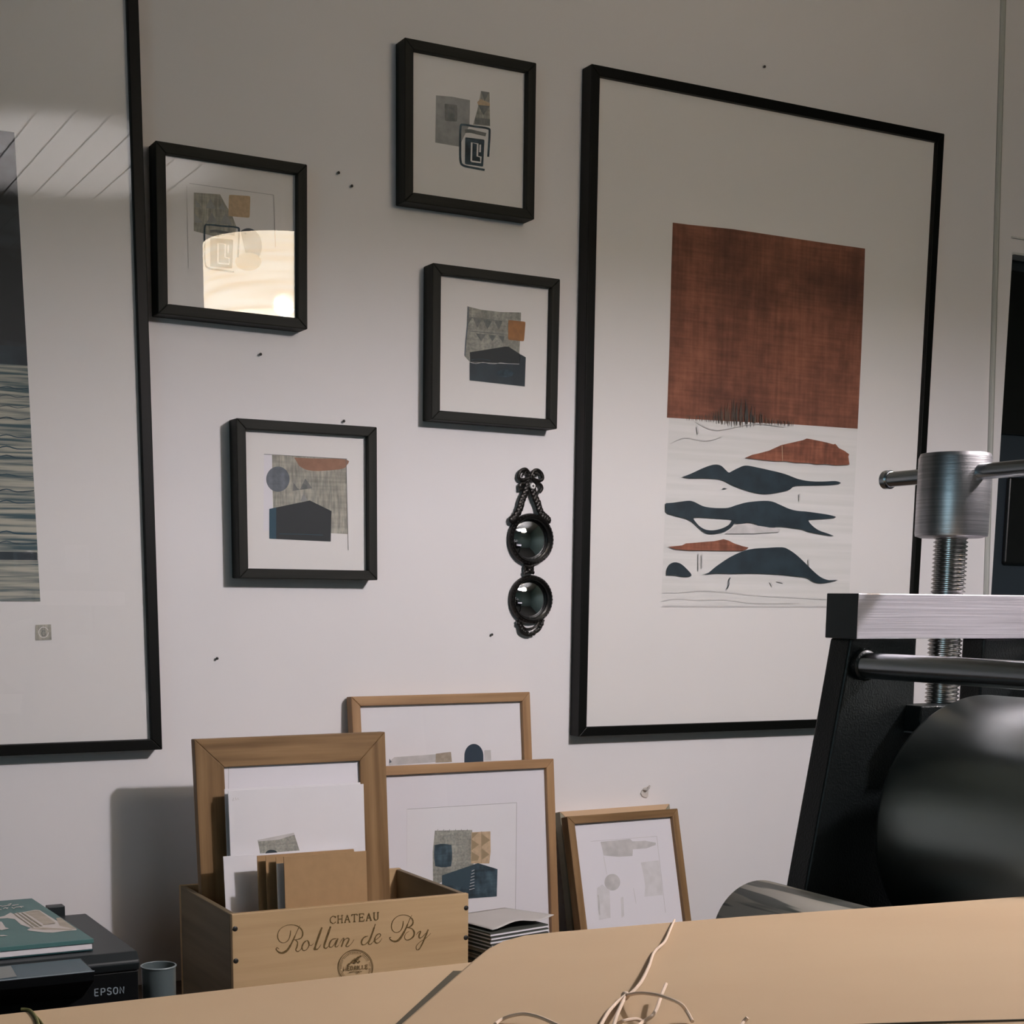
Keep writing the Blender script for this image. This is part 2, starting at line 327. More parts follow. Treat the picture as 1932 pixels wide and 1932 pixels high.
# ------------------------------------------------------------------ picture frames
class Pic:
    """a framed picture: local x right, y into the wall, z up, front face at y = 0"""
    def __init__(s, name, label, M, w, h, depth, face, rec, mx, mz, glass=True, board=True, cat='picture', group=None, bev=.0012, paper=None):
        s.M = M; s.Mi = M.inverted(); s.root = thing(name, label, cat, M, group); s.w, s.h, s.rec = w, h, rec; s.paper = paper or MAT_
        s.o = s.Mi @ CAM
        o = [(0,0),(w,0),(w,h),(0,h)]; i = [(face,face),(w-face,face),(w-face,h-face),(face,h-face)]
        b = MB()
        for k in range(4):
            j = (k+1) % 4; q = [o[k], o[j], i[j], i[k]]
            b.prism(q, 1, 0, depth, 0 if k % 2 == 0 else 1)
        b.build('frame_moulding', [mx, mz], s.root, bevel=bev)
        if board:
            b = MB(); b.box((face-.003, rec+.002, face-.003), (w-face+.003, min(depth-.001, rec+.008), h-face+.003))
            b.build('mount_board', paper or MAT_, s.root)
        if glass:
            b = MB(); b.add([(face-.002, rec-.0035, face-.002), (w-face+.002, rec-.0035, face-.002), (w-face+.002, rec-.0035, h-face+.002), (face-.002, rec-.0035, h-face+.002)], [(0,1,2,3)])
            g = b.build('glass', GLASS, s.root, fix=False); sm = g.modifiers.new('thick', 'SOLIDIFY'); sm.thickness = .0015
            s.glass = g
        s.b = MB(); s.mats = []; s.lay = 0
    def lx(s, px, py):
        d = s.Mi.to_3x3() @ ray(px, py); t = (s.rec - s.o.y)/d.y; p = s.o + d*t; return (p.x, p.z)
    def mi(s, m):
        if m not in s.mats: s.mats.append(m)
        return s.mats.index(m)
    def poly(s, pts, m, raw=False):
        """flat ink shape, its outline given in picture pixels"""
        s.lay += 1; y = s.rec - .0002 - .00004*s.lay
        q = pts if raw else [s.lx(*p) for p in pts]
        s.b.add([(a, y, c) for a, c in q], [list(range(len(q)))], s.mi(m))
    def line(s, pts, wd, m, sm=0):
        if sm: pts = spline(pts, sm)
        s.lay += 1; y = s.rec - .0002 - .00004*s.lay
        for q in ribbon(pts, wd):
            s.b.add([(a, y, c) for a, c in (s.lx(*p) for p in q)], [(0,1,2,3)], s.mi(m))
    def done(s, name='art_print'):
        if s.b.v and hasattr(s, 'w'):
            y = s.rec - .00018; fc = .012
            s.b.add([(fc,y,fc),(s.w-fc,y,fc),(s.w-fc,y,s.h-fc),(fc,y,s.h-fc)], [(0,1,2,3)], s.mi(s.paper))
        if s.b.v: s.b.build(name, s.mats, s.root, fix=False)
        return s.root
def crop(x0, y0, k):
    return lambda *p: [(x0 + a/k, y0 + c/k) for a, c in p]
def rrect(pts, f=.18):
    """round the corners of a quad"""
    out = []
    n = len(pts)
    for i in range(n):
        a, b_, c = pts[i-1], pts[i], pts[(i+1) % n]
        p = (b_[0]+(a[0]-b_[0])*f, b_[1]+(a[1]-b_[1])*f); q = (b_[0]+(c[0]-b_[0])*f, b_[1]+(c[1]-b_[1])*f)
        out += [p, (b_[0]*.75+(p[0]+q[0])*.125, b_[1]*.75+(p[1]+q[1])*.125), q]
    return out
def ell(cx, cy, rx, ry, n=28, a0=0, a1=2*PI):
    return [(cx+rx*math.cos(a0+(a1-a0)*k/n), cy+ry*math.sin(a0+(a1-a0)*k/n)) for k in range(n+(a1-a0 < 6))]
def maze(P, quad, ink, light, px):
    """the rounded spiral stamp; quad = TL, TR, BR, BL in pixels"""
    tl, tr, br, bl = quad
    def B(u, v): return tuple((tl[i]*(1-u)+tr[i]*u)*(1-v) + (bl[i]*(1-u)+br[i]*u)*v for i in (0, 1))
    P.poly(rrect([B(.17,.29), B(.84,.29), B(.84,.93), B(.17,.93)], .08), ink)
    P.line([B(*q) for q in ((.16,.15),(.35,.13),(.6,.15),(.88,.17))], px*1.7, GREYD, 4)
    P.line([B(*q) for q in ((1.0,.68),(1.0,.12),(.93,.02),(.5,.01),(.12,.0),(.01,.06),(.0,.5),(.01,.86),(.12,.97),(.5,.99),(.9,1.0))], px, ink, 4)
    P.line([B(*q) for q in ((.40,.84),(.40,.40),(.61,.41),(.61,.70),(.74,.71),(.74,.84),(.40,.84))], px*.8, light)
    P.line([B(.70,.42), B(.70,.60)], px*.8, light)

TH = math.radians
def wallM(x, z, th, depth): return pose((x, -depth, z), roll=TH(-th))
# --- the big print with the rust block and hills
R = Pic('framed_print', 'large black framed print with rust block above dark blue hills', wallM(1.3406, 1.0637, -.11, .0294), .7282, 1.0418, .0292, .0155, .009, BLACK, BLACK, paper=CREAM)
R.poly([(1262,788),(1618,809),(1601,1143),(1247,1142)], PLATE)
c = crop(1060, 380, 2.3)
R.poly([(1269,420),(1300,424),(1380,432),(1480,447),(1560,459),(1632,469),(1629,560),(1625,660),(1618,809),(1500,801),(1380,795),(1258,788),(1263,650),(1266,520)], RUST)
for k in range(80):
    x = 1296 + k*2.5 + random.uniform(-2, 2); q = math.exp(-((x-1392)/42)**2); y1 = 789 + (x-1258)*.058
    R.line([(x+random.uniform(-2,2), y1-8-42*q*random.uniform(.3,1)), (x+random.uniform(-1,1), y1-4-8*q), (x+random.uniform(-1,1), y1+2+9*q*random.random())], [.4, 1.0+3.0*q*random.random(), .4], SMUDGE)
R.line([(1310,795),(1350,812),(1420,800),(1480,806)], 1.2, FAINT, 4); R.line([(1262,838),(1290,826),(1330,832),(1360,824)], 1.0, FAINT, 4)
c = crop(1230, 800, 4.712)
R.poly(c((815,303),(880,275),(940,262),(1030,238),(1080,215),(1140,188),(1220,170),(1330,145),(1365,130),(1400,136),(1470,150),(1540,165),(1600,182),(1620,178),(1650,215),(1700,240),(1742,270),(1735,290),(1745,362),(1700,366),(1620,368),(1540,358),(1450,360),(1380,348),(1260,345),(1180,332),(1080,332),(960,320),(880,310)), RUST2)
R.line(c((1145,190),(1150,330)), .9, TAN)
R.poly(c(*spline([(255,473),(330,445),(450,390),(540,362),(600,370),(640,405),(672,432),(700,420),(760,390),(820,370),(900,382),(1050,415),(1170,445),(1290,490),(1400,510),(1520,512),(1620,508),(1668,527),(1600,540),(1480,545),(1270,550),(1220,580),(1160,600),(1040,620),(960,620),(860,600),(720,550),(620,500),(540,487),(420,483),(330,484)], 3)), NAVY)
R.poly(c((608,578),(630,570),(662,575),(640,580)), NAVY)
R.poly(c(*spline([(112,705),(180,700),(250,690),(320,683),(370,695),(440,730),(520,745),(600,748),(670,745),(740,722),(830,698),(950,685),(1050,688),(1130,720),(1210,755),(1280,772),(1370,780),(1480,795),(1570,810),(1625,830),(1540,842),(1440,848),(1380,855),(1410,900),(1470,945),(1540,970),(1605,997),(1520,985),(1440,970),(1380,958),(1330,938),(1240,925),(1130,912),(1050,920),(990,920),(940,912),(900,885),(840,878),(770,888),(720,880),(705,852),(640,845),(560,840),(450,832),(360,835),(385,880),(420,915),(470,940),(540,945),(620,925),(680,890),(705,852),(720,880),(690,925),(630,960),(540,977),(470,970),(410,925),(350,870),(290,840),(210,820),(130,795),(112,770)], 3)), NAVY)
R.poly(c((130,1092),(200,1085),(255,1080),(290,1062),(380,1055),(470,1047),(540,1042),(600,1030),(625,1024),(670,1036),(720,1062),(790,1085),(848,1098),(830,1115),(790,1128),(640,1128),(480,1125),(330,1125),(200,1115),(160,1100)), RUST2)
R.poly(c(*spline([(120,1342),(125,1290),(150,1245),(190,1230),(240,1240),(290,1280),(342,1345),(280,1358),(200,1345)], 3)), NAVY)
R.poly(c(*spline([(435,1336),(490,1322),(560,1265),(680,1185),(800,1130),(900,1108),(1000,1102),(1145,1096),(1210,1120),(1280,1170),(1360,1245),(1420,1305),(1490,1362),(1560,1388),(1642,1387),(1580,1402),(1500,1415),(1430,1405),(1370,1368),(1280,1355),(1120,1338),(900,1328),(700,1330),(560,1328),(480,1336)], 3)), NAVY)
R.line(c((685,1365),(672,1395),(672,1430),(655,1468)), 1.6, NAVY, 3)
R.poly(c((700,925),(760,890),(860,885),(930,905),(1130,935),(1120,960),(900,975),(640,975)), FAINT)
R.line(c((85,1495),(250,1495),(420,1480),(640,1490),(850,1515),(1150,1535),(1540,1555)), .8, FAINT, 3)
R.line(c((85,1570),(230,1548),(400,1562),(640,1558),(900,1590),(1300,1590)), .8, FAINT, 3)
for q in (((390,20),(400,90)), ((405,1150),(405,1300)), ((435,1160),(435,1280)), ((1300,620),(1300,680)), ((1380,1200),(1385,1260)), ((1100,1395),(1160,1410)), ((1040,1400),(1060,1440))): R.line(c(*q), 2.0, FAINT)
R.line([(1247,1143),(1601,1144)], .9, GREYLINE)
R.done()

# --- the big print cut by the left edge
L = Pic('framed_print', 'large black framed print cut off by the left edge, dark block over blue stripes', wallM(.6372-.7282, 1.0650, .23, .0294), .7282, 1.0418, .0292, .0155, .009, BLACK, BLACK, paper=CREAM)
def lq(x0, x1, ya, yb, m):   # shapes run on to the left, outside the photograph
    a = L.lx(x1[0], ya); c_ = L.lx(x1[1], yb); L.poly([(x0, a[1]), a, c_, (x0, c_[1])], m, raw=True)
lq(.12, (27,52), 250, 690, NBLOCK); lq(.12, (52,76), 690, 1134, STRIPE); lq(.12, (70,70.5), 1042, 1057, NAVY)
lq(.12, (48,52), 655, 690, NAVY)
for yy, x in ((732,54),(748,55),(768,56),(790,57),(823,58),(845,60),(862,60),(897,62),(926,64),(947,65),(1005,68),(1024,69)):
    L.line([(-40,yy+random.uniform(-3,3)),(-12,yy+2),(12,yy-3),(32,yy+2),(x,yy+random.uniform(-2,3))], random.choice([1.2,1.8,2.2]), TEAL if yy % 2 else NAVY2, 3)
L.poly([(67,1179),(96,1178),(97,1207),(67,1208)], LINEN)
L.line(ell(82,1193,9,10,16), 1.2, CREAM); L.line(ell(82,1195,4,5,10), 1.2, GREYD)
L.line([(0,1134),(76,1134)], 1.0, GREYD)
L.done()

# --- four small dark framed collages
SM = dict(depth=.0333, face=.0142, rec=.012, mx=DGX, mz=DGZ)
def small(label, x, z, w_, h_, th): return Pic('framed_collage', label, wallM(x, z, th, .0334), w_, h_, SM['depth'], SM['face'], SM['rec'], DGX, DGZ, group=None, paper=CREAM)
# 1: upper left, lamp reflected in its glass
A = small('small dark wood framed collage with the lamp reflected in its glass, near the left', .6473, 1.6734, .2202, .2256, -.62)
c = crop(0, 200, 2.927)
A.poly(c((1070,478),(1215,488),(1245,545),(1280,600),(1305,665),(1300,700),(1200,725),(1070,690)), LINEN)
for t in (((1135,565),(1160,512),(1192,568)), ((1208,570),(1226,533),(1250,575)), ((1072,590),(1120,645),(1074,645)), ((1140,645),(1170,588),(1200,647)), ((1212,650),(1245,593),(1282,657)), ((1080,520),(1115,560),(1080,560))): A.poly(c(*t), GREYI)
A.poly(rrect(c((1264,490),(1382,498),(1378,618),(1260,608)), .12), TAN)
A.poly(c(*ell(1370,775,75,100,20,-PI/2-.6,PI/2)), SLATE); A.poly(c(*ell(1370,860,72,50,20)), mat('ochre_ink', (.52,.40,.24), .8))
maze(A, c((1128,655),(1320,667),(1310,918),(1130,902)), NAVY2, CREAM, 3.2)
A.line(c((1045,428),(1510,492)), .9, GREYLINE); A.line(c((1510,492),(1520,780)), .9, GREYLINE); A.line(c((1030,440),(1040,900)), .7, FAINT)
A.done()
# 2: the top one
Bq = small('small dark wood framed collage, topmost on the wall, grey block and spiral stamp', 1.0227, 1.8652, .2194, .2250, -.10)
c = crop(720, 50, 4.83)
Bq.poly(c((495,628),(640,640),(805,672),(800,900),(705,1095),(488,1058)), GREYI)
Bq.poly(rrect(c((572,703),(688,715),(688,868),(576,860)), .15), GREYD); Bq.line(c((600,745),(655,745),(655,830),(610,830),(605,760)), 1.2, SLATE)
Bq.poly(c((905,588),(982,600),(988,910),(832,895),(872,760)), LINEN)
for t in (((903,590),(980,600),(936,682)), ((878,715),(985,726),(926,808)), ((850,830),(985,845),(985,905),(845,890))): Bq.poly(c(*t), GREYD)
Bq.poly(c((870,690),(900,660),(985,700),(985,726),(878,715)), TAN)
maze(Bq, c((715,893),(985,925),(962,1312),(715,1275)), NAVY2, CREAM, 4.0)
Bq.done()
# 3: middle right
Cq = small('small dark wood framed collage with orange square over a dark house shape', 1.0673, 1.5565, .2210, .2272, -.39)
c = crop(780, 480, 5.52)
Cq.poly(c((560,540),(700,575),(900,600),(1120,605),(1118,700),(1108,930),(1098,1140),(590,1125),(532,1060),(550,900),(555,700)), LINEN2)
Cq.line(c((560,655),(925,695)), 1.4, GREYD); Cq.line(c((600,800),(945,832)), 1.4, GREYD); Cq.line(c((572,545),(565,700),(545,900),(535,1055)), 2.6, SLATE)
for t in (((562,660),(606,666),(566,730)), ((622,668),(712,678),(665,765)), ((724,680),(820,690),(768,780)), ((840,692),(925,697),(888,790)), ((648,822),(752,835),(702,905)), ((778,838),(862,845),(820,905)), ((880,845),(946,850),(932,925))): Cq.poly(c(*t), GREYD)
Cq.poly(rrect(c((985,683),(1166,702),(1150,906),(984,890)), .12), ORANGE)
Cq.poly(c((583,1125),(1100,1145),(1112,1040),(1168,1072),(1158,1376),(583,1312)), NAVY)
Cq.poly(c((585,1020),(955,960),(990,962),(1110,1040),(1100,1140),(590,1120)), mat('deep_ink', (.009,.014,.016), .6))
Cq.poly(c(*ell(950,1240,90,40,16)), NAVY2)
Cq.line(c((590,1125),(650,1138),(720,1125),(780,1136),(850,1140),(900,1130),(980,1138),(1095,1142)), .9, FAINT, 2)
Cq.line(c((600,1100),(700,1090),(800,1105)), 1.2, NAVY2, 2)
Cq.done()
# 4: lower left
Dq = small('small dark wood framed collage, lowest of its kind, grey circle and blue house', .7571, 1.3143, .2195, .2257, .01)
c = crop(410, 770, 5.52)
Dq.poly(c((485,478),(570,486),(1345,528),(1358,1312),(590,1270),(570,700)), LINEN)
Dq.poly(c((485,478),(569,486),(572,700),(575,1275),(480,1275)), MAT_)
Dq.poly(c(*spline([(800,515),(1000,525),(1345,535),(1345,600),(1300,632),(1150,650),(1020,655),(920,640),(850,600)], 3)), mat('rust_wash', (.36,.20,.135), .85, var=.15, vscale=(80,80,80)))
Dq.poly(c(*ell(630,740,122,132)), SLATE)
for t in (((785,862),(792,772),(830,830),(858,850)), ((858,852),(915,733),(988,835)), ): Dq.poly(c(*t), GREYD)
Dq.poly(c((862,975),(897,888),(942,965)), GREYI)
Dq.poly(c((540,1050),(962,962),(1188,1072),(1180,1390),(540,1360)), mat('midnight_ink', (.007,.011,.014), .6))
Dq.poly(c((540,1050),(612,1034),(612,1362),(540,1360)), TEAL)
Dq.line(c((485,480),(1350,530)), .9, GREYD); Dq.line(c((1340,530),(1362,1480)), .9, GREYD)
Dq.line(c((640,1310),(900,1315),(1100,1322)), .9, TEAL)
Dq.done()

# ------------------------------------------------------------------ small things on the wall
for (x, y), lb in (((637,327),'tiny dark nail in the wall between the two upper small frames, the bigger upper one'), ((662,352),'tiny dark nail just below and right of another nail, between upper small frames'),
                   ((490,669),'tiny dark nail below the frame with the lamp reflection'), ((647,795),'tiny dark nail right above the lowest small dark frame'),
                   ((408,1242),'tiny dark nail beside the left large frame, lower down the wall'), ((926,1197),'tiny dark nail left of the foot of the double mirror'), ((1440,127),'tiny dark nail above the large rust print')):
    p = at_y(x, y, 0); b = MB(); b.ring([(.0006, 0), (.0008, -.003), (.0020, -.0034), (.0021, -.0046), (.0008, -.0052)], (p.x, 0, p.z), 'Y', 12)
    tag(b.build('wall_nail', NAIL, smooth=True), lb, 'nail', 'nails in the bare wall')
p = at_y(1215, 1493, 0); b = MB()
b.prism([(p.x+a_*.001, p.z+c_*.001) for a_, c_ in ((-8,-3),(-5,-8),(0,-10.5),(5,-11),(8,-9),(8,9),(5,8),(-1,7),(-6,2))], 1, -.0028, 0)
hk = tag(b.build('wall_hook', mat('old_adhesive', (.60,.56,.52), .7), bevel=.001), 'small pale adhesive hook stuck to the wall above the little leaning frames', 'hook')
b = MB(); b.tube([(p.x-.004, -.003, p.z+.004), (p.x, -.008, p.z+.003), (p.x+.004, -.009, p.z+.006), (p.x+.007, -.007, p.z+.0105)], .0016, 8); b.build('hook_lip', mat('hook_lip', (.5,.47,.44), .6), hk, smooth=True)

# double convex mirror with bow
def PX(x, y, Y=-.008): return at_y(x, y, Y)
mo = thing('double_mirror', 'dark metal wall ornament with a bow and two small round mirrors', 'mirror', Matrix.Translation(PX(998, 1075, 0)))
MI = mo.matrix_world.inverted()
def loc(p): return MI @ p
def mirror_unit(cx, cy, rx, ry):
    c0 = PX(cx, cy, 0); r = abs(PX(cx, cy-ry, 0).z - c0.z); c0 = loc(c0)
    b = MB(); b.ring([(r*.97, 0), (r, -.004), (r*.97, -.010), (r*.90, -.0125), (r*.80, -.010), (r*.775, -.006)], (c0.x, 0, c0.z), 'Y', 48, cap=False)
    b.ring([(r*.88, -.0118), (r*.86, -.0145), (r*.83, -.0118)], (c0.x, 0, c0.z), 'Y', 48, cap=False)
    for k in range(40):
        a = 2*PI*k/40; b.ball((c0.x+r*.93*math.cos(a), -.0115, c0.z+r*.93*math.sin(a)), .0013, n=6)
    f_ = b.build('mirror_rim', IRON, mo, smooth=True)
    b = MB(); prof = []
    Rs = r*1.9
    for k in range(9):
        q = r*.79*(1-k/8*.999); prof.append((q, -.005 - (math.sqrt(Rs*Rs-q*q) - math.sqrt(Rs*Rs-(r*.79)**2))))
    b.ring(prof, (c0.x, 0, c0.z), 'Y', 48); b.build('convex_mirror', MIRROR, mo, smooth=True)
mirror_unit(998, 1018, 43, 49.5); mirror_unit(998.5, 1131, 43, 46.5)
cc = crop(920, 870, 5.52)
def W(x, y, Y=-.007): q = cc((x, y))[0]; return loc(at_y(q[0], q[1], Y))
b = MB()
def tb(pts, r, Y=-.007, n=5): b.tube([W(x, y, Y) for x, y in spline(pts, n)], r, 8)
for lobe in ([(440,175),(420,110),(390,85),(345,105),(322,160),(345,195),(395,190),(440,165)], [(450,170),(475,110),(520,95),(560,130),(570,185),(530,205),(485,190),(450,165)]): tb(lobe, .0030)
for lobe in ([(380,150),(405,105),(430,120)], [(475,120),(500,140),(540,140)]): tb(lobe, .0017)
for tail in ([(430,190),(390,230),(350,235),(335,265),(360,290),(325,298)], [(470,190),(510,230),(550,245),(565,285),(545,320),(560,290)], [(425,200),(410,280),(395,320)], [(465,260),(475,300),(490,330)]): tb(tail, .0027)
b.ball(W(446,170), .0042, n=10)
b.build('bow', IRON, mo, smooth=True)
b = MB()
for ch in ([(420,250),(400,310),(375,370),(355,420),(345,470),(320,530),(280,590),(250,615)], [(468,270),(480,330),(500,390),(525,440),(540,500),(570,560),(605,590),(628,615)]):
    tb(ch, .0024)
    for k, (x, y) in enumerate(spline(ch, 3)): b.ball(W(x+(7 if k % 2 else -7), y, -.009), .0050, (1, .6, 1.3), n=8)
b.build('leaf_garland', IRON, mo, smooth=True)
b = MB(); tb([(380,1090),(430,1100),(475,1090)], .003); tb([(375,1170),(430,1150),(480,1165)], .003); tb([(395,1080),(390,1130),(400,1175)], .0022); tb([(465,1080),(470,1130),(460,1175)], .0022); b.ball(W(430,1135), .0045, n=10)
b.build('mirror_link', IRON, mo, smooth=True)
b = MB(); tb([(310,1660),(335,1720),(350,1780),(420,1815),(480,1790),(540,1750),(580,1650)], .0026); tb([(340,1680),(385,1740),(440,1745),(500,1720),(530,1680)], .0018)
for k in range(15):
    a = k/14; x = 325+a*240; y = 1700+105*math.sin(PI*a)+(random.random()-.5)*25; b.ball(W(x, y, -.008), .0036, (1.1,.6,.9), n=8)
b.build('foot_garland', IRON, mo, smooth=True)
b = MB(); q = W(475, 258, -.016); b.ring([(.0025, -.002), (.0025, -.012), (.0050, -.0125), (.0050, -.0145), (.0042, -.0158), (.001, -.016)], (q.x, 0, q.z), 'Y', 20)
b.box((q.x-.002, -.0165, q.z-.0006), (q.x+.002, -.0158, q.z+.0006), 1); b.box((q.x-.0006, -.0165, q.z-.002), (q.x+.0006, -.0158, q.z+.002), 1)
sc_ = b.build('screw_head', [WHITEP, NAIL], mo, smooth=True); sc_['label'] = 'white screw head'

# ------------------------------------------------------------------ back table
TZ = .715
t = thing('wall_table', 'long wooden side table along the picture wall holding crate and printer', 'table', Matrix.Translation((0, 0, 0)))
b = MB(); b.box((-.9, -.62, TZ-.03), (1.6, -.002, TZ)); b.build('tabletop', TABLE, t, bevel=.003)
for x in (-.86, 1.54):
    for y in (-.58, -.05):
        b = MB(); b.box((x-.02, y-.02, 0), (x+.02, y+.02, TZ-.03)); b.build('leg', LEGM, t)

# ------------------------------------------------------------------ wine crate
ca = at_y(437.1, 1723.5, -.33); cb = at_y(884.3, 1687, -.33)
CX0, CX1, CZ1, CY0, CY1 = ca.x, cb.x, (ca.z+cb.z)/2, -.33, -.093
crate = thing('wine_crate', 'open pine wine crate with branded lettering holding cards and a frame', 'crate', Matrix.Translation((CX0, CY0, TZ)))
CI = crate.matrix_world.inverted(); TT = .0085
def cbox(name, a, c_, mt, **k):
    b = MB(); b.box(tuple(CI @ Vector(a)), tuple(CI @ Vector(c_)), 0); return b.build(name, mt, crate, bevel=.0012, **k)
cbox('front_board', (CX0, CY0, TZ), (CX1, CY0+TT, CZ1), PINE)
cbox('back_board', (CX0, CY1-TT, TZ), (CX1, CY1, CZ1), PINE)
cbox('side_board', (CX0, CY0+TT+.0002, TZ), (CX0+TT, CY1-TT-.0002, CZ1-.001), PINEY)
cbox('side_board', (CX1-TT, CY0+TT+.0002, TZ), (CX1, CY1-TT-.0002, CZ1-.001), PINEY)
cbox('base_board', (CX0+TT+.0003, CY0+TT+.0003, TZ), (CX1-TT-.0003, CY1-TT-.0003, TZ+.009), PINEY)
for x, y in ((443.5,1752.5),(445,1813),(879.5,1713),(879,1769)):
    q = CI @ at_y(x, y, CY0); b = MB(); b.ring([(.0036, .001), (.0036, -.0003), (.002, -.0012)], (q.x, q.y, q.z), 'Y', 14); b.build('nail_head', NAIL, crate, smooth=True)
# branded lettering, traced stroke by stroke
LB = MB(); lc = crop(500, 1700, 5.682); LL = [0]
def burn(pts, wd, sm=5):
    if sm: pts = spline(pts, sm)
    LL[0] += 1; y = CY0 - .0002 - .000015*LL[0]
    for q in ribbon(lc(*pts), [w_/5.682 for w_ in wd] if isinstance(wd, list) else wd/5.682):
        LB.add([CI @ at_y(a_, c_, y) for a_, c_ in q], [(0,1,2,3)])
T1 = [5, 8, 16, 22, 24, 20, 14, 9, 8]
burn([(375,262),(345,320),(310,400),(270,480),(235,530),(190,556),(150,550),(120,520),(128,500),(152,515)], T1)
burn([(275,315),(268,370),(248,420),(205,448),(160,435),(136,390),(142,335),(175,290),(230,262),(290,255),(350,270),(393,308),(404,355),(385,398),(330,415),(300,413)], [9,11,9,7,9,11,9,7,6,7,10,15,16,12,8,6])
burn([(320,415),(348,440),(342,490),(330,522),(348,542),(378,525),(398,495)], [7,12,16,14,10,7,5])
burn([(455,420),(418,445),(396,495),(410,530),(443,522),(468,485),(472,445),(455,422),(470,462),(495,476),(520,455)], [7,14,17,12,8,10,10,7,6,6,5])
burn([(610,282),(580,365),(552,445),(538,500),(552,520),(580,498),(600,465)], [18,24,22,18,13,8,5]); burn([(540,480),(525,520),(560,518)], 12)
burn([(703,272),(674,355),(645,440),(633,490),(650,508),(675,490),(695,465)], [18,24,22,18,13,8,5])
burn([(768,402),(722,412),(694,450),(690,488),(712,495),(742,465),(766,418)], [8,12,16,14,9,8,9]); burn([(782,400),(762,450),(752,484),(770,492),(795,465)], [14,17,14,9,5])
burn([(800,455),(828,408),(845,402),(836,440),(818,492)], [5,7,13,16,15]); burn([(826,460),(858,412),(888,398),(900,412),(885,448),(868,480),(888,488),(925,458),(955,412)], [5,7,11,15,17,14,9,6,5])
burn([(1105,375),(1062,390),(1036,430),(1040,464),(1072,466),(1108,430),(1128,388)], [8,13,17,14,9,8,8]); burn([(1183,246),(1155,330),(1124,415),(1108,452),(1128,466),(1165,432)], [10,18,19,15,9,5])
burn([(1165,430),(1208,402),(1240,368),(1226,350),(1192,372),(1176,418),(1192,450),(1225,442),(1255,400)], [5,7,9,9,12,17,13,8,5])
burn([(1575,150),(1545,210),(1512,290),(1475,360),(1440,410),(1400,433),(1355,422),(1334,395),(1352,388)], T1)
burn([(1482,215),(1476,270),(1450,320),(1405,338),(1366,312),(1356,262),(1376,205),(1425,162),(1490,148),(1550,166),(1585,205),(1582,248),(1545,280),(1512,285)], [9,11,9,7,9,11,9,7,6,7,12,16,13,7])
burn([(1530,286),(1575,296),(1600,335),(1590,380),(1550,412),(1512,415),(1496,385),(1512,345),(1545,325)], [7,10,16,17,12,8,7,6,5])
burn([(1618,365),(1650,330),(1668,328),(1652,368),(1655,396),(1685,385),(1722,345)], [5,8,14,17,13,8,6]); burn([(1750,305),(1722,375),(1690,450),(1655,512),(1628,522),(1622,485),(1660,440),(1720,402),(1778,345)], [14,17,15,12,8,7,6,6,5])
GL = {  # simple serif letters as strokes in a unit box, y up
 'C': [[(.92,.78),(.75,.97),(.45,1),(.15,.8),(.05,.5),(.15,.2),(.45,0),(.75,.03),(.95,.2)], [(.92,.98),(.92,.72)]],
 'H': [[(.18,0),(.18,1)], [(.82,0),(.82,1)], [(.18,.52),(.82,.52)], [(.02,0),(.34,0)], [(.66,0),(.98,0)], [(.02,1),(.34,1)], [(.66,1),(.98,1)]],
 'A': [[(.12,0),(.5,1)], [(.5,1),(.88,0)], [(.27,.36),(.73,.36)], [(0,0),(.26,0)], [(.72,0),(1,0)]],
 'T': [[(.5,0),(.5,1)], [(.05,1),(.95,1)], [(.05,1),(.05,.8)], [(.95,1),(.95,.8)], [(.32,0),(.68,0)]],
 'E': [[(.2,0),(.2,1)], [(.05,1),(.85,1),(.85,.8)], [(.05,0),(.9,0),(.9,.22)], [(.2,.52),(.65,.52)], [(.65,.64),(.65,.4)]],
 'U': [[(.2,1),(.2,.3),(.35,.03),(.6,0),(.8,.15),(.82,.4),(.82,1)], [(.03,1),(.38,1)], [(.66,1),(.98,1)]],
 'M': [[(.12,0),(.15,1),(.5,.1),(.85,1),(.88,0)], [(0,0),(.25,0)], [(.75,0),(1,0)]],
 'D': [[(.15,0),(.15,1),(.55,.98),(.9,.7),(.9,.3),(.55,.02),(.15,0)]],
 'I': [[(.5,0),(.5,1)], [(.3,1),(.7,1)], [(.3,0),(.7,0)]], 'L': [[(.2,1),(.2,0),(.9,0),(.9,.2)]],
 'e': [[(.1,0),(.1,1),(.9,1)], [(.1,.5),(.8,.5)], [(.1,0),(.9,0)]], 'p': [[(.1,0),(.1,1),(.6,1),(.9,.9),(.9,.58),(.6,.47),(.1,.47)]],
 's': [[(.9,.82),(.7,.98),(.35,1),(.1,.85),(.12,.62),(.5,.5),(.88,.38),(.9,.14),(.65,0),(.3,.0),(.08,.18)]],
 'o': [[(.5,1),(.15,.88),(.03,.5),(.15,.12),(.5,0),(.85,.12),(.97,.5),(.85,.88),(.5,1)]], 'n': [[(.1,0),(.1,1),(.9,0),(.9,1)]]}
def word(txt, quad, fn, wd, sp=.14):
    """quad: BL, BR, TR, TL"""
    n = len(txt); bl, br, tr, tl = quad
    wds = [{'I': .45, 'M': 1.25}.get(ch, 1) for ch in txt]; tot = sum(wds); x = 0
    for ch, ww in zip(txt, wds):
        a0 = (x+sp/2)/tot; a1 = (x+ww-sp/2)/tot; x += ww
        for st in GL[ch]:
            pts = []
            for u, v in st:
                q = a0+(a1-a0)*u
                pts.append(tuple((bl[i]*(1-q)+br[i]*q)*(1-v)+(tl[i]*(1-q)+tr[i]*q)*v for i in (0, 1)))
            fn(pts, wd)
word('CHATEAU', ((690,243),(1230,200),(1230,120),(690,165)), lambda p, w_: burn(p, w_, 0), 9)
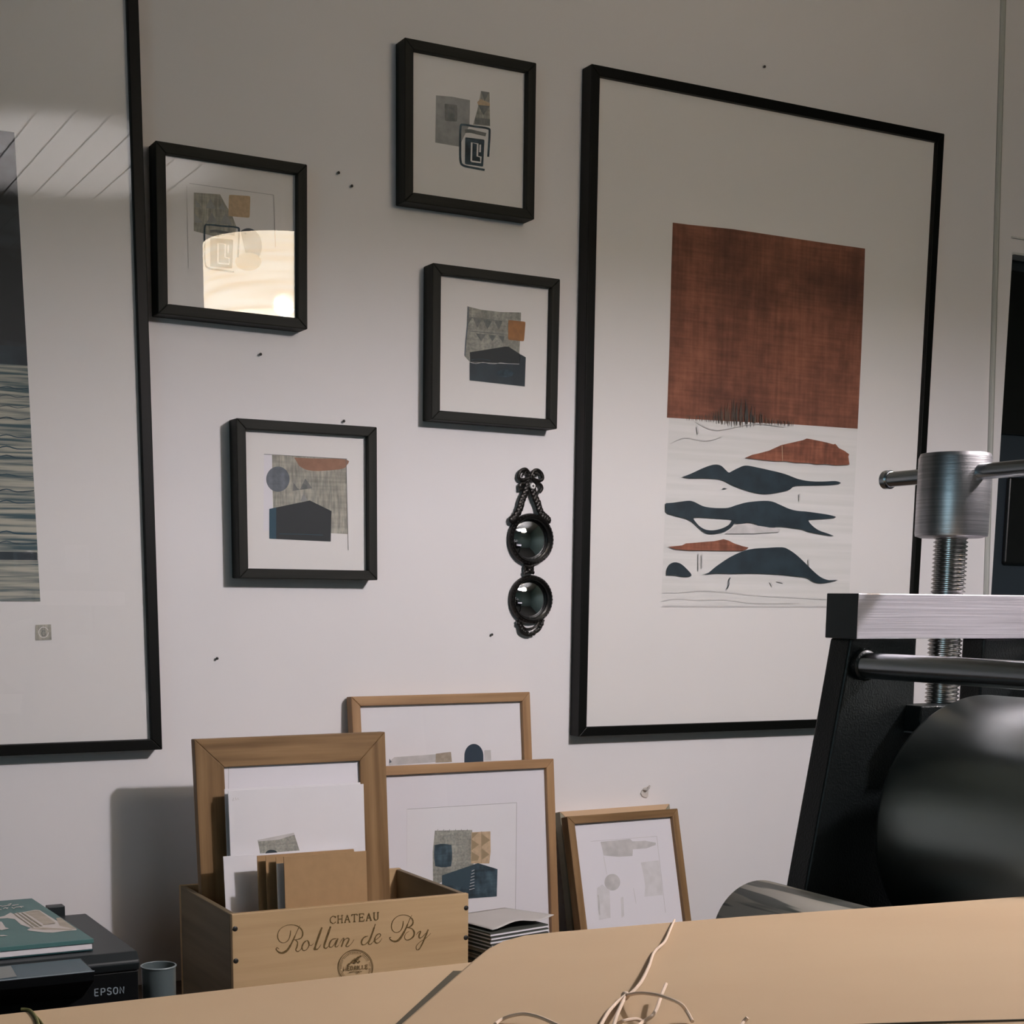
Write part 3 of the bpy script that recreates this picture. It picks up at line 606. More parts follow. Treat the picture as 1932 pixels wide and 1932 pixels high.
word('MEDAILLE', ((835,748),(1108,722),(1106,682),(835,702)), lambda p, w_: burn(p, w_, 0), 7, .2)
burn([(972+185*math.cos(a), 707+185*math.sin(a)) for a in [2*PI*k/48 for k in range(49)]], 7, 0)
burn([(972+168*math.cos(a), 707+168*math.sin(a)) for a in [2*PI*k/48 for k in range(49)]], 3, 0)
for k in range(60):
    a = 2*PI*k/60
    if k % 7: burn([(972+(146+random.random()*4)*math.cos(a), 707+146*math.sin(a)), (972+161*math.cos(a+.03), 707+161*math.sin(a+.03))], 6, 0)
for (x, y, dx, dy) in ((1000,600,38,-14),(985,625,45,-8),(965,650,48,0),(1020,590,22,-14),(940,640,-14,26),(920,660,-18,20),(960,620,-10,-14),(1010,645,26,10),(900,672,28,-6)):
    burn([(x-dx*.5,y-dy*.5),(x,y+4),(x+dx*.5,y+dy*.5)], [6,20,6], 3)
burn([(880,690),(930,655),(980,620),(1040,590)], 4); burn([(900,765),(960,752),(1040,756)], 7); burn([(990,772),(1000,760),(1012,772)], 6)
lt = LB.build('branded_lettering', BURN, crate, fix=False); lt['label'] = 'brown branded script and seal'

# ------------------------------------------------------------------ things standing in the crate
ZB = TZ+.0095
def leanplane(px, py, y0, k):
    """point of the pixel ray on the plane y = y0 + k (z - ZB)"""
    d = ray(px, py); tt = (y0 + k*(CAM.z-ZB) - CAM.y)/(d.y - k*d.z); return CAM + d*tt
def sheet(name, label, cat, tl, tr, y0, k, th, m, group=None, zb=ZB, marks=None):
    a = leanplane(*tl, y0, k); c_ = leanplane(*tr, y0, k)
    wd = math.hypot(c_.x-a.x, c_.z-a.z); roll = 0
    lean = -math.atan(k); h = (((a.z+c_.z)/2)-zb)/math.cos(lean)
    M = pose((a.x, y0 + k*(zb-ZB), zb), 0, lean, 0)
    root = thing(name, label, cat, M, group) if marks else None
    b = MB(); b.box((0, 0, 0), (c_.x-a.x, th, h), 0)
    if marks:
        b.build('card_sheet', m, root, bevel=.0003)
        P = Pic.__new__(Pic); P.M = M; P.Mi = M.inverted(); P.root = root; P.rec = 0; P.o = P.Mi @ CAM; P.b = MB(); P.mats = []; P.lay = 0; P.w = c_.x-a.x; P.h = h; P.paper = m
        marks(P); P.done('printed_art'); return root
    o = b.build(name, m, bevel=.0003); o.matrix_world = M; return tag(o, label, cat, group)
# the oak frame
W1 = Pic('oak_frame', 'oak picture frame without glass standing in the wine crate', pose((.6491, -.1754, TZ+.0105), TH(-3.0), TH(-3.16), TH(-.585)), .2818, .3679, .0185, .0405, .006, OKX, OKZ, glass=False, cat='picture frame')
W1.line([(431,1447),(431,1700)], .9, GREYLINE)
W1.done('mount_line')
sheet('print_sheet', 'white backing sheet just behind the collage print in the crate', 'print', (423.5,1488.4), (680,1476.4), -.1985, .055, .0012, PAPER)
def m1(P):
    c = crop(330, 1280, 4.39)
    P.poly(c((685,1338),(860,1320),(985,1278),(1032,1425),(705,1450)), LINEN2); P.poly(c((685,1338),(985,1278),(990,1295),(860,1335),(690,1350)), FAINT)
    P.poly(c(*ell(800,1455,52,36,16,PI,2*PI)), NAVY)
    P.line(c((485,990),(478,1015),(492,1010)), .9, FAINT); P.line(c((500,985),(505,1008)), .9, FAINT); P.line(c((512,1005),(520,990),(530,1005)), .9, FAINT)
sheet('print_sheet', 'white sheet with a grey linen collage standing in front of the oak frame', 'print', (430.2,1493), (686,1478), -.2080, .055, .0012, PAPER, marks=m1)
sheet('greeting_card', 'white card at the left front of the crate, shadow across it', 'card', (421,1615.8), (674,1598), -.2260, .085, .0008, PAPER)
for k, (tl, tr, y0, lb) in enumerate((((485,1616.4),(667.5,1600),-.2620,'kraft divider card in the crate, rearmost of the three'), ((501.3,1617.4),(668,1601),-.2760,'kraft divider card in the crate, middle of the three'), ((520.6,1619.3),(670,1604.5),-.2890,'kraft divider card in the crate, frontmost of the three behind the large card'))):
    sheet('kraft_divider', lb, 'card', tl, tr, y0, .06, .0014, KRAFTC, 'kraft divider cards in the crate')
sheet('small_card', 'small white card edge showing left of the large kraft card', 'card', (521.5,1631), (660,1618), -.3010, .06, .0008, PAPER)
sheet('kraft_card', 'large plain kraft card at the front of the crate contents', 'card', (535.5,1619.3), (691,1602.8), -.3130, .05, .0018, KRAFTC)
# ------------------------------------------------------------------ frames leaning on the wall
def leanpic(name, label, xyz, yaw, lean, roll, w_, h_, depth, face, rec, mx, mz, **k):
    return Pic(name, label, pose(xyz, TH(yaw), TH(lean), TH(roll)), w_, h_, depth, face, rec, mx, mz, **k)
W2 = leanpic('framed_print', 'oak framed print with dark arch, rearmost of the frames leaning on the wall', (.9378, -.0621, TZ+.001), .371, -5.2863, -.2148, .3158, .4237, .0195, .0150, .008, LKX, LKZ, paper=PAPER)
c = crop(640, 1290, 3.789)
W2.poly(c((355,562),(392,525),(690,504),(690,560),(355,585)), FAINT); W2.poly(c((690,500),(798,487),(806,560),(688,565)), mat('taupe_ink', (.42,.35,.27), .8, var=.2, vscale=(200,200,200)))
W2.poly(c(*ell(962,515,68,85,20,PI,2*PI), (1030,600), (893,600)), mat('deep_blue_ink', (.014,.032,.055), .6)); W2.poly(c((1036,476),(1082,473),(1086,550),(1036,550)), FAINT)
W2.poly(c((358,535),(375,560),(355,570)), SLATE)
W2.done()
w3h = at_y(1045, 1432.5, -.056)
W3 = leanpic('framed_print', 'pale oak framed print with blue circle and house, leaning behind the crate', (w3h.x-.335, -.0865, TZ+.001), 0, -5.5, 0, .335, (w3h.z-TZ)/math.cos(TH(5.5)), .0195, .0145, .008, LKX, LKZ, paper=MAT_)
W3.poly([(768,1527),(974.5,1514.3),(972,1760),(768,1775)], PAPER)
W3.line(c((485,897),(1268,850)), .9, GREYLINE); W3.line(c((1268,850),(1257,1800)), .9, GREYLINE); W3.line(c((483,897),(483,1300)), .6, FAINT2)
W3.poly(c((683,1050),(950,1045),(955,1180),(960,1300),(670,1450),(668,1200)), LINEN2)
W3.poly(rrect(c((675,1145),(808,1145),(805,1312),(680,1312)), .38), NAVY2)
W3.poly(c((945,1062),(1080,1055),(1082,1200),(1072,1285),(940,1285)), TAN)
for t in (((948,1068),(995,1062),(947,1110)), ((945,1112),(998,1150),(945,1190)), ((945,1200),(1000,1235),(990,1262),(943,1268)), ((1018,1072),(1077,1118),(1018,1160)), ((1018,1178),(1072,1220),(1018,1258))): W3.poly(c(*t), TAND)
W3.line(c((1016,1055),(1014,1285)), .8, TAND)
W3.poly(c((733,1370),(990,1282),(1130,1325),(1125,1520),(930,1535),(800,1560),(733,1500)), NAVY2)
W3.poly(c((733,1370),(935,1302),(930,1450),(733,1440)), mat('blue_wash', (.030,.060,.080), .7))
for k in range(7): W3.line(c((945-k*3,1340+k*22),(965,1330+k*22)), 1.0, FAINT2)
for k in range(6): W3.line(c((700+k*42,1052),(704+k*42,1040)), .8, GREYD)
W3.done()
W5 = leanpic('framed_board', 'pale wood board mostly hidden behind the small oak frame at the right', (1.3135, -.073, TZ+.001), -.689, -13.285, -.548, .2194, .2285, .0195, .018, .006, mat('raw_pine', (.60,.41,.25), .7), mat('grey_side_wood', (.30,.28,.20), .7), glass=False, cat='frame')
W5.done()
W4 = leanpic('framed_print', 'small oak framed pale grey print leaning at the right on the table', (1.3008, -.1249, TZ+.001), 3.888, -14.26, .273, .2298, .2284, .0195, .0135, .008, OKX, OKZ, paper=MAT_)
c = crop(1030, 1460, 6.037)
W4.poly(c((620,775),(960,742),(985,770),(1130,762),(1250,785),(1250,810),(1140,850),(990,860),(985,935),(830,945),(655,930),(640,850)), FAINT)
W4.poly(c((1080,1010),(1285,985),(1310,1180),(1330,1380),(1120,1400),(1130,1280),(1105,1120)), FAINT2)
W4.poly(c(*ell(755,1235,90,95)), FAINT); W4.poly(c((580,1300),(640,1260),(725,1330),(735,1640),(605,1665),(585,1480)), FAINT2); W4.poly(c((850,1410),(880,1400),(890,1620),(860,1640)), FAINT2)
W4.line(c((590,1380),(600,1440),(605,1560),(615,1610)), 2.5, FAINT, 3); W4.line(c((505,770),(1260,712)), .7, FAINT); W4.line(c((1260,712),(1360,1580)), .7, FAINT); W4.line(c((995,1300),(1025,1480)), 1.5, FAINT2); W4.line(c((655,940),(690,1140)), 1.5, FAINT2)
W4.done()

# ------------------------------------------------------------------ pile of cards right of the crate
cn = at_z(927, 1760, .825); ang = TH(11); nlay = 20; step = (.825-TZ)/nlay
for k in range(nlay):
    top = k == nlay-1
    z0 = TZ + k*step + .0002; jit = random.uniform(-.0012, .0012)
    M = Matrix.Translation((cn.x+jit, cn.y+random.uniform(-.001, .001), z0)) @ Matrix.Rotation(ang+random.uniform(-.012, .012), 4, 'Z')
    r_ = thing('folded_card', 'top card of the pile right of the crate' if top else ('white card with a dark back near the top of the pile right of the crate' if k >= nlay-5 else 'brown card in the lower part of the pile right of the crate'), 'card', M, None if top else ('white cards high in the pile' if k >= nlay-5 else 'brown cards low in the pile'))
    hh = step-.0004
    b = MB(); b.box((.0, 0, 0), (.108, .135, hh*.45)); b.build('folded_leaf', PAPER if k >= nlay-5 else BROWNL, r_)
    b = MB(); b.box((-.0005, .0005, hh*.45), (.1075, .1345, hh*.85)); b.build('kraft_back', DGREY if (k >= nlay-5 or k % 2) else BROWN, r_)
# loose curled sheet lying on the pile
b = MB(); N = 14; vs_ = []; hw, hd = .115, .115
for i in range(N+1):
    for j in range(N+1):
        u, v = i/N, j/N
        vs_.append((u*hw, v*hd, .0015 + .006*(math.sin(u*PI*1.3)**2)*(1-v) + .004*u*(1-v)))
b.add(vs_, [(i*(N+1)+j, (i+1)*(N+1)+j, (i+1)*(N+1)+j+1, i*(N+1)+j+1) for i in range(N) for j in range(N)])
o = b.build('loose_sheet', mat('grey_paper', (.58,.55,.52), .8), M=Matrix.Translation((cn.x+.004, cn.y+.004, .8262)) @ Matrix.Rotation(ang, 4, 'Z'), smooth=True); sm = o.modifiers.new('t', 'SOLIDIFY'); sm.thickness = .0006; sm.offset = 1
tag(o, 'loose greyish sheet curling on top of the card pile', 'paper')
M = Matrix.Translation((cn.x+.055, cn.y+.03, .8335)) @ Matrix.Rotation(ang-.10, 4, 'Z')

# ------------------------------------------------------------------ printer
pf = at_z(264, 1798, .895); pk = at_z(166, 1722, .895)
PXR, PYF, PYB, PZ = pf.x, pf.y, pk.y+.01, .895
PXL = PXR-.40
pr = thing('printer', 'black office printer with tilted control panel at the lower left', 'printer', Matrix.Translation((PXR, PYF, TZ)))
PI_ = pr.matrix_world.inverted()
def L3(p): return tuple(PI_ @ Vector(p))
b = MB(); zt = PZ-.0205
b.prism([(.006, 0), (PYB-PYF-.002, 0), (PYB-PYF-.002, zt-TZ), (.006, zt-TZ)], 0, PXL-PXR, -.001)
body = b.build('printer_body', PRN, pr, bevel=.0015, seg=2)
b = MB(); W_ = PXR-PXL; D_ = PYB-PYF
b.prism([(.004, 0), (D_, 0), (D_, .013), (D_-.012, .0195), (.011, .0205), (.0015, .0125), (.0, .009)], 0, -W_, 0)
lid = b.build('scanner_lid', PRL, pr, M=Matrix.Translation((0, 0, zt-TZ+.0004)), bevel=.0018, seg=2)
fl0 = at_y(91, 1719, PYB-.004); fl1 = at_y(123, 1719, PYB-.004)
b = MB(); b.box(L3((fl0.x, PYB-.004, PZ-.01)), L3((fl1.x, PYB+.012, PZ+.010))); b.build('rear_paper_flap', PRL, pr, bevel=.001)
# control panel: sloping glass plate let into the front
TR = at_y(153, 1807.4, PYF+.0055); BR = at_x(178, 1833.2, TR.x); PL = TR.x-.24
def onp(x, y):   # on the sloping panel
    e = (BR-TR).normalized(); n = Vector((1,0,0)).cross(e); d = ray(x, y); return CAM + d*((TR-CAM).dot(n)/d.dot(n))
b = MB(); b.prism([tuple(L3((0,TR.y,TR.z))[1:]), tuple(L3((0,BR.y,BR.z))[1:]), tuple(L3((0,BR.y+.001,BR.z-.010))[1:]), tuple(L3((0,TR.y,TR.z-.045))[1:])], 0, PL-PXR, TR.x-PXR)
pan = b.build('control_panel', PRN, pr, bevel=.0006)
up_ = Vector((1,0,0)).cross((BR-TR).normalized()); up_ = up_ if up_.z > 0 else -up_
def pq(pts, h): 
    return [L3(p + up_*h) for p in pts]
e_ = (BR-TR); qa = [Vector((PL+.002, TR.y, TR.z)) + e_*.06, Vector((TR.x-.002, TR.y, TR.z)) + e_*.06, Vector((TR.x-.001, TR.y, TR.z)) + e_*.95, Vector((PL+.002, TR.y, TR.z)) + e_*.95]
b = MB(); b.add(pq(qa, .0005), [(0,1,2,3)]); b.build('panel_glass', PANEL, pan, fix=False)
b = MB(); b.add(pq([onp(*p) for p in ((-30,1829.5),(20.5,1823.5),(32,1843.8),(-30,1852))], .0009), [(0,1,2,3)]); b.build('panel_display', PSCR, pan, fix=False)
b = MB(); b.tube([L3(BR+up_*.0006), L3(Vector((PL, BR.y, BR.z))+up_*.0006)], .0006, 6); b.build('panel_trim', LOGO, pan)
EB = MB()
def ep(pts, wd):
    for qd in ribbon(pts, wd): EB.add([PI_ @ at_y(a_, c_, PYF+.0055) for a_, c_ in qd], [(0,1,2,3)])
GL['E_'] = GL['e']
word('epson', ((176.5,1879.3),(236,1873.5),(236,1861.2),(176.5,1866.6)), ep, 2.1, .28)
lg = EB.build('brand_lettering', LOGO, pr, fix=False)
# ------------------------------------------------------------------ book on the printer
BZ = PZ + .0145
k1, k2 = at_z(59, 1694.8, BZ), at_z(175, 1771, BZ)
bx1 = (k1.x+k2.x)/2
bk = thing('magazine', 'teal magazine with a folded linen picture lying on the printer', 'magazine', Matrix.Translation((k2.x, k2.y, PZ+.001)))
BI = bk.matrix_world.inverted()
dxb = k1.x-k2.x; Db = k1.y-k2.y; BW = .215; hb = BZ-PZ-.001
def bq(z0, z1, m, name, ex=0):
    b = MB(); pts = [(-BW, -ex), (ex, -ex), (dxb+ex, Db), (dxb-BW, Db)]; b.prism(pts, 2, z0, z1); return b.build(name, m, bk, bevel=.0004)
bq(0, .0015, BOOKD, 'back_cover'); bq(.0016, hb*.62, mat('page_edges', (.82,.77,.78), .8), 'page_block', -.0008); bq(hb*.64, hb, BOOKT, 'front_cover', .0008)
b = MB(); lay = [0]
c = crop(0, 1670, 9.66); bmats = [CLOTH, CLOTHL, CLOTHD, BOOKT]
def bp(pts, mi, px=False):
    lay[0] += 1; z = BZ + .0002 + .00005*lay[0]
    pts = [p for p in c(*pts)]
    q = [BI @ at_z(x, y, z) for x, y in pts]
    b.add(q, [list(range(len(q)))], mi)
bp([(-60,590),(80,560),(190,500),(240,520),(420,490),(640,450),(720,455),(1020,640),(1400,805),(1390,820),(1200,835),(960,865),(800,860),(540,830),(490,815),(560,780),(380,720),(270,620),(130,600),(-60,615)], 1)
bp([(430,495),(640,462),(710,462),(1020,690),(800,715),(560,560)], 0)
bp([(1020,600),(1100,590),(1400,800),(1340,800),(1090,740)], 0); bp([(560,780),(830,775),(1340,800),(1300,818),(900,812),(600,800)], 0)
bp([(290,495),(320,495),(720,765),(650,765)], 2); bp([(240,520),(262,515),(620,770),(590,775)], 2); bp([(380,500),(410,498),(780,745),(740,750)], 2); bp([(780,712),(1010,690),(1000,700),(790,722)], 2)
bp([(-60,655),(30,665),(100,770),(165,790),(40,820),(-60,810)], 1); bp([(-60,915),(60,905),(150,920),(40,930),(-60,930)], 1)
def bl(pts, wd):
    lay[0] += 1; z = BZ + .0002 + .00005*lay[0]
    for qd in ribbon(c(*pts), wd): b.add([BI @ at_z(x, y, z) for x, y in qd], [(0,1,2,3)], 1)
for st in ([(-40,390),(10,375),(45,385),(80,378),(130,372),(165,345),(210,332)], [(150,380),(185,360),(200,345)], [(215,372),(250,365),(340,352)], [(235,360),(262,378)], [(-30,425),(0,440),(30,445)], [(60,430),(100,405),(140,430)], [(105,425),(150,410)], [(210,400),(250,425),(290,400)], [(280,402),(370,392),(400,412)], [(360,390),(430,385)]): bl(st, 1.1)
ca_ = b.build('cover_picture', bmats, bk, fix=False)
# ------------------------------------------------------------------ cloudy plastic cup
c0 = at_y(299, 1822, -.45)
cup = thing('plastic_cup', 'cloudy plastic cup between the printer and the wine crate', 'cup', Matrix.Translation((c0.x, -.45, TZ)))
rz = c0.z-TZ; b = MB(); rr = .0205
b.ring([(rr*.82, .001), (rr*.86, .004), (rr*.98, rz-.03), (rr, rz), (rr*.95, rz+.0005), (rr*.93, rz-.002), (rr*.91, rz-.03), (rr*.8, .004)], (0,0,0), 'Z', 32); b.build('cup_wall', CUPD, cup, smooth=True)
b = MB(); b.ring([(rr*.78, .005), (rr*.88, rz-.022), (rr*.1, rz-.0215)], (0,0,0), 'Z', 32); b.build('cloudy_water', mat('cloudy_water', (.13,.17,.17), .35), cup, smooth=True)
b = MB(); b.tube([(rr*1.0*math.cos(a), rr*1.0*math.sin(a), rz) for a in [2*PI*k/32 for k in range(32)]], .0011, 8, closed=True); b.build('cup_rim', mat('cup_rim', (.25,.30,.31), .3), cup, smooth=True)

# ------------------------------------------------------------------ workbench and kraft parcels (close to the viewer)
KN = .5527  # shrinks parcels and press toward the camera from their first fitted depth
def ZN(z): return 1.29-(1.29-z)*KN
ZL, ZU, ZB0 = ZN(.96), ZN(1.0), 1.04
wb = thing('workbench', 'tall wooden workbench in the foreground under the kraft parcels', 'workbench', Matrix.Translation((0, -1.82, 0)))
b = MB(); b.box((-.62, -.26, 1.0), (.53, .235, ZB0)); b.build('bench_top', TABLE, wb, bevel=.003)
for x in (-.57, .48):
    for y in (-.21, .185):
        b = MB(); b.box((x-.03, y-.03, 0), (x+.03, y+.03, 1.0)); b.build('leg', LEGM, wb, bevel=.003)
def slab(name, label, pts, z0, z1, m):
    c_ = pts[0]; M = Matrix.Translation((c_[0], c_[1], z0)); root = thing(name, label, 'parcel', M)
    b = MB(); b.prism([(p[0]-c_[0], p[1]-c_[1]) for p in pts], 2, 0, z1-z0); b.build('kraft_wrapping', m, root, bevel=.0032, seg=4, smooth=True)
    return root
e0 = at_z(0, 1910, ZL); e1 = at_z(870, 1815, ZL)
ym = (e0.y+e1.y)/2
low = slab('kraft_parcel', 'lower flat kraft paper parcel, its far edge in front of the crate', [(-.50, ym+.001), (.52, ym-.001), (.52, -2.05), (-.50, -2.05)], ZB0+.0003, ZL, KRAFT)
SLP, YT0 = .13, -1.64
def topz(y): return ZU + SLP*(YT0-y)
def at_t(x, y, h):
    """pixel ray on the sloping top of the upper parcel, h above it"""
    d = ray(x, y); t = (ZU + h + SLP*(YT0-CAM.y) - CAM.z)/(d.z + SLP*d.y); return CAM + d*t
def slab2(name, label, pts, z0, z1, m):
    c_ = pts[0]; M = Matrix.Translation((c_[0], c_[1], z0)); root = thing(name, label, 'parcel', M); n = len(pts); b = MB()
    b.add([(p[0]-c_[0], p[1]-c_[1], 0) for p in pts] + [(p[0]-c_[0], p[1]-c_[1], topz(p[1])-z0) for p in pts], [list(range(n)), list(range(2*n-1, n-1, -1))] + [(i, n+i, n+(i+1) % n, (i+1) % n) for i in range(n)])
    b.build('kraft_wrapping', m, root, bevel=.0022, seg=4, smooth=True); return root
u = [at_t(750, 1932, 0), at_t(895, 1806, 0), at_t(917, 1789, 0), at_t(945, 1775, 0), at_t(985, 1764.5, 0), at_t(1050, 1757.5, 0), at_t(1400, 1728.5, 0), at_t(1700, 1708, 0), at_t(1932, 1690.5, 0)]
pts = [(p.x, p.y) for p in u]
dx_ = (pts[1][0]-pts[0][0], pts[1][1]-pts[0][1]); dr = (pts[-1][0]-pts[-2][0], pts[-1][1]-pts[-2][1])
kk = .018/dr[0]
pts = [(pts[0][0]-dx_[0]*1.9, pts[0][1]-dx_[1]*1.9)] + pts[1:] + [(pts[-1][0]+dr[0]*kk, pts[-1][1]+dr[1]*kk), (.675, -2.06), (.16, -2.06)]
up = slab2('kraft_parcel', 'upper kraft paper parcel tied with twine in the foreground', pts, ZL+.0026, ZU, KRAFT)
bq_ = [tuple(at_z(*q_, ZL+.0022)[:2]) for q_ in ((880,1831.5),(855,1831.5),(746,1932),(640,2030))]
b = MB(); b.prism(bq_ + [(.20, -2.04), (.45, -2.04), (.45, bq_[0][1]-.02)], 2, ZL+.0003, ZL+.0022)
tag(b.build('shadow_strip', mat('shadow_olive', (.075,.062,.036), .85)), 'dark olive strip standing in for the shadow between the lower and the upper kraft parcel', 'board')  # shadow band between the parcels, modelled as a thin dark strip
UI = up.matrix_world.inverted(); b = MB()
c = crop(920, 1720, 3.864)
def tw(pts, hs, r=.00062, mi=0):
    P_ = [(x, y, h) for (x, y), h in zip(pts, hs)]; Q = spline(P_, 7)
    b.tube([UI @ at_t(*c((x, y))[0], r + max(h, 0)*KN) for x, y, h in Q], r, 8, mi)
tw([(1362,62),(1335,120),(1290,220),(1215,295),(1175,400),(1120,510),(1050,590),(1005,615)], [-.0005,.001,.003,.001,.004,.006,.003,.002])
tw([(1005,615),(975,680),(940,760),(915,840),(880,930)], [.002,.004,.006,.004,.001])
tw([(1003,612),(940,665),(885,725),(840,800),(800,880)], [.0025,.0015,.001,.001,.001], mi=1)
tw([(1003,612),(1100,594),(1200,600),(1290,622),(1400,668),(1450,725),(1492,800)], [.002,.008,.012,.013,.010,.005,.0005])
tw([(1300,528),(1262,620),(1235,700),(1200,760),(1130,806),(1080,850)], [.010,.008,.006,.004,.001,.001])
tw([(1130,802),(1090,785),(1040,787),(980,802),(930,830)], [.001,.003,.004,.004,.001])
tw([(55,820),(100,788),(170,760),(270,746),(380,770),(500,822),(560,850)], [.0005,.001,.003,.004,.003,.001,.0005])
tw([(1895,772),(1870,800),(1840,840)], [.004,.002,.0005])
b.ball(UI @ at_t(*c((1003,612))[0], .0014), .0016, n=10)
b.build('tied_twine', [TWINE, TWINE], up, smooth=True)
b = MB(); b.tube([UI @ at_t(x, y, .0004) for x, y in spline([(1560,1936),(1700,1931),(1800,1928),(1932,1924.5),(1990,1920)], 4)], .00035, 6); b.build('dark_thread', DTHREAD, up, smooth=True)
b = MB(); b.tube([at_z(x, y, ZL+.0006) for x, y in spline([(40,1904),(56,1906),(68,1920),(74,1940),(80,1970)], 6)], .0007, 8); b.tube([at_z(x, y, ZL+.0006) for x, y in spline([(64,1914),(75,1925),(85,1940)], 6)], .0005, 8)
tag(b.build('twine_end', OLIVE, smooth=True), 'olive green end of string lying on the lower parcel at the left', 'string')

# ------------------------------------------------------------------ etching press
XC = 1.528
class PB(MB):
    """press parts fitted to image pixels at a guessed farther depth, shrunk toward camera"""
    def build(s, *a, bevel=0, **k):
        s.v = [(x*KN, y*KN, z*KN) for x, y, z in s.v]; return MB.build(s, *a, bevel=bevel*KN, **k)
root0 = Vector((XC, -.665, 0)); pm = Matrix.Translation(CAM + (root0-CAM)*KN)  # press origin pulled toward the camera by the same factor as its parts
ps = thing('etching_press', 'large etching press with black side frames, steel roller and top screw at the right', 'printing press', pm)
PM = pm.inverted()
def pp(*p): return PM @ Vector(p)
def side(Y0, Y1):
    def half(sg): return [(sg*a_, z) for a_, z in ((.176,1.243),(.183,1.20),(.207,1.06),(.230,.93),(.240,.87),(.250,.80),(.250,.62))]
    l = half(-1); r_ = half(1)
    out = l + r_[::-1] + [(.055,1.243),(.055,1.03),(.04,1.0),(-.044,1.0),(-.060,1.03),(-.064,1.243)]
    b = PB(); b.prism(out, 1, Y0, Y1); return b.build('side_frame', CAST, ps, bevel=.004, seg=3)
side(-.02, .022); side(-1.06, -1.02)
def beam(Y0, Y1):
    b = PB(); x0 = at_y(1620, 1119, -.7).x-XC
    b.box((x0, Y0, 1.2425), (-x0, Y1, 1.3000)); o = b.build('cross_beam', [STEELX, BEAMEND], ps, bevel=.0012)
    for f_ in o.data.polygons:
        if f_.normal.x < -.9: f_.material_index = 1
beam(-.035, .027); beam(-1.075, -1.013)
def thread(Yc, zt_, zb):
    prof = []; z = zb; p_ = .0054
    while z < zt_: prof += [(.0197, z), (.0225, z+p_*.32), (.0225, z+p_*.5), (.0197, z+p_*.82)]; z += p_
    b = PB(); b.ring(prof, (0, Yc, 0), 'Z', 40); b.build('pressure_screw', SCREW, ps, smooth=True, angle=20)
    b = PB(); b.ring([(.040, 1.374), (.0468, 1.376), (.0475, 1.380), (.0475, 1.476), (.045, 1.482), (.030, 1.4835), (.001, 1.4838)], (0, Yc, 0), 'Z', 64); b.build('handle_hub', STEEL, ps, smooth=True, angle=25)
    b = PB(); b.ring([(.001, .136), (.0105, .1355), (.0128, .133), (.0128, .124), (.0110, .1215), (.0102, .1212), (.0102, -.215), (.0128, -.216), (.0128, -.228), (.001, -.230)], (0, Yc, 1.4568), 'Y', 32)
    b.build('turning_bar', DARKSTEEL, ps, smooth=True, angle=30)
    b = PB(); b.box((-.078, Yc-.045, 1.122), (.078, Yc+.0, 1.156)); b.build('bearing_block', CAST, ps, bevel=.002)
    b = PB(); b.box((-.079, Yc-.046, 1.1195), (.079, Yc-.0, 1.1215)); b.build('block_shim', STEEL, ps)
thread(-.004, 1.376, 1.15); thread(-1.044, 1.376, 1.15)
rl = at_y(1630, 1258, -.69)
b = PB(); b.ring([(.0165, -1.02), (.0165, -.030)], (rl.x-XC, 0, 1.2085), 'Y', 40); b.build('tie_rod', DARKSTEEL, ps, smooth=True, angle=30)
b = PB(); b.ring([(.0170, -.032), (.0195, -.030), (.0195, -.021)], (rl.x-XC, 0, 1.2085), 'Y', 32); b.build('rod_collar', CAST, ps, smooth=True, angle=30)
b = PB(); b.ring([(.0165, -1.02), (.0165, -.030)], (-(rl.x-XC), 0, 1.2085), 'Y', 40); b.build('tie_rod', DARKSTEEL, ps, smooth=True, angle=30)
b = PB(); b.ring([(.03, -.07), (.160, -.072), (.1655, -.076), (.1688, -.085), (.1688, -.96), (.165, -.97), (.03, -.972)], (1.5237-XC, 0, 1.0024), 'Y', 128); b.build('top_roller', ROLLM, ps, smooth=True, angle=50)
b = PB(); b.ring([(.03, -1.02), (.03, -.022)], (1.5237-XC, 0, 1.0024), 'Y', 32); b.build('roller_axle', DARKSTEEL, ps, smooth=True)
b = PB(); b.box((-.53, -.985, .806), (.75, -.055, .8285)); b.build('press_bed', STEELX, ps, bevel=.002)
b = PB(); b.ring([(.06, -.98), (.06, -.06)], (0, 0, .744), 'Y', 48); b.build('bottom_roller', ROLLM, ps, smooth=True)
b = PB(); b.box((-.40, -1.06, .58), (.60, .02, .62)); b.build('press_base', CAST, ps, bevel=.003)
zt2 = pm.translation.z + .58*KN; xc = pm.translation.x; yc = pm.translation.y
st = thing('press_stand', 'black steel stand carrying the etching press', 'stand', Matrix.Translation((xc, yc, 0)))
b = MB(); b.box((-.24, -.61, zt2-.03), (.36, .03, zt2-.0002)); b.build('stand_top', CAST, st, bevel=.003)
for x in (-.21, .33):
    for y in (-.58, 0):
        b = MB(); b.box((x-.02, y-.02, 0), (x+.02, y+.02, zt2-.03)); b.build('leg', CAST, st, bevel=.002)
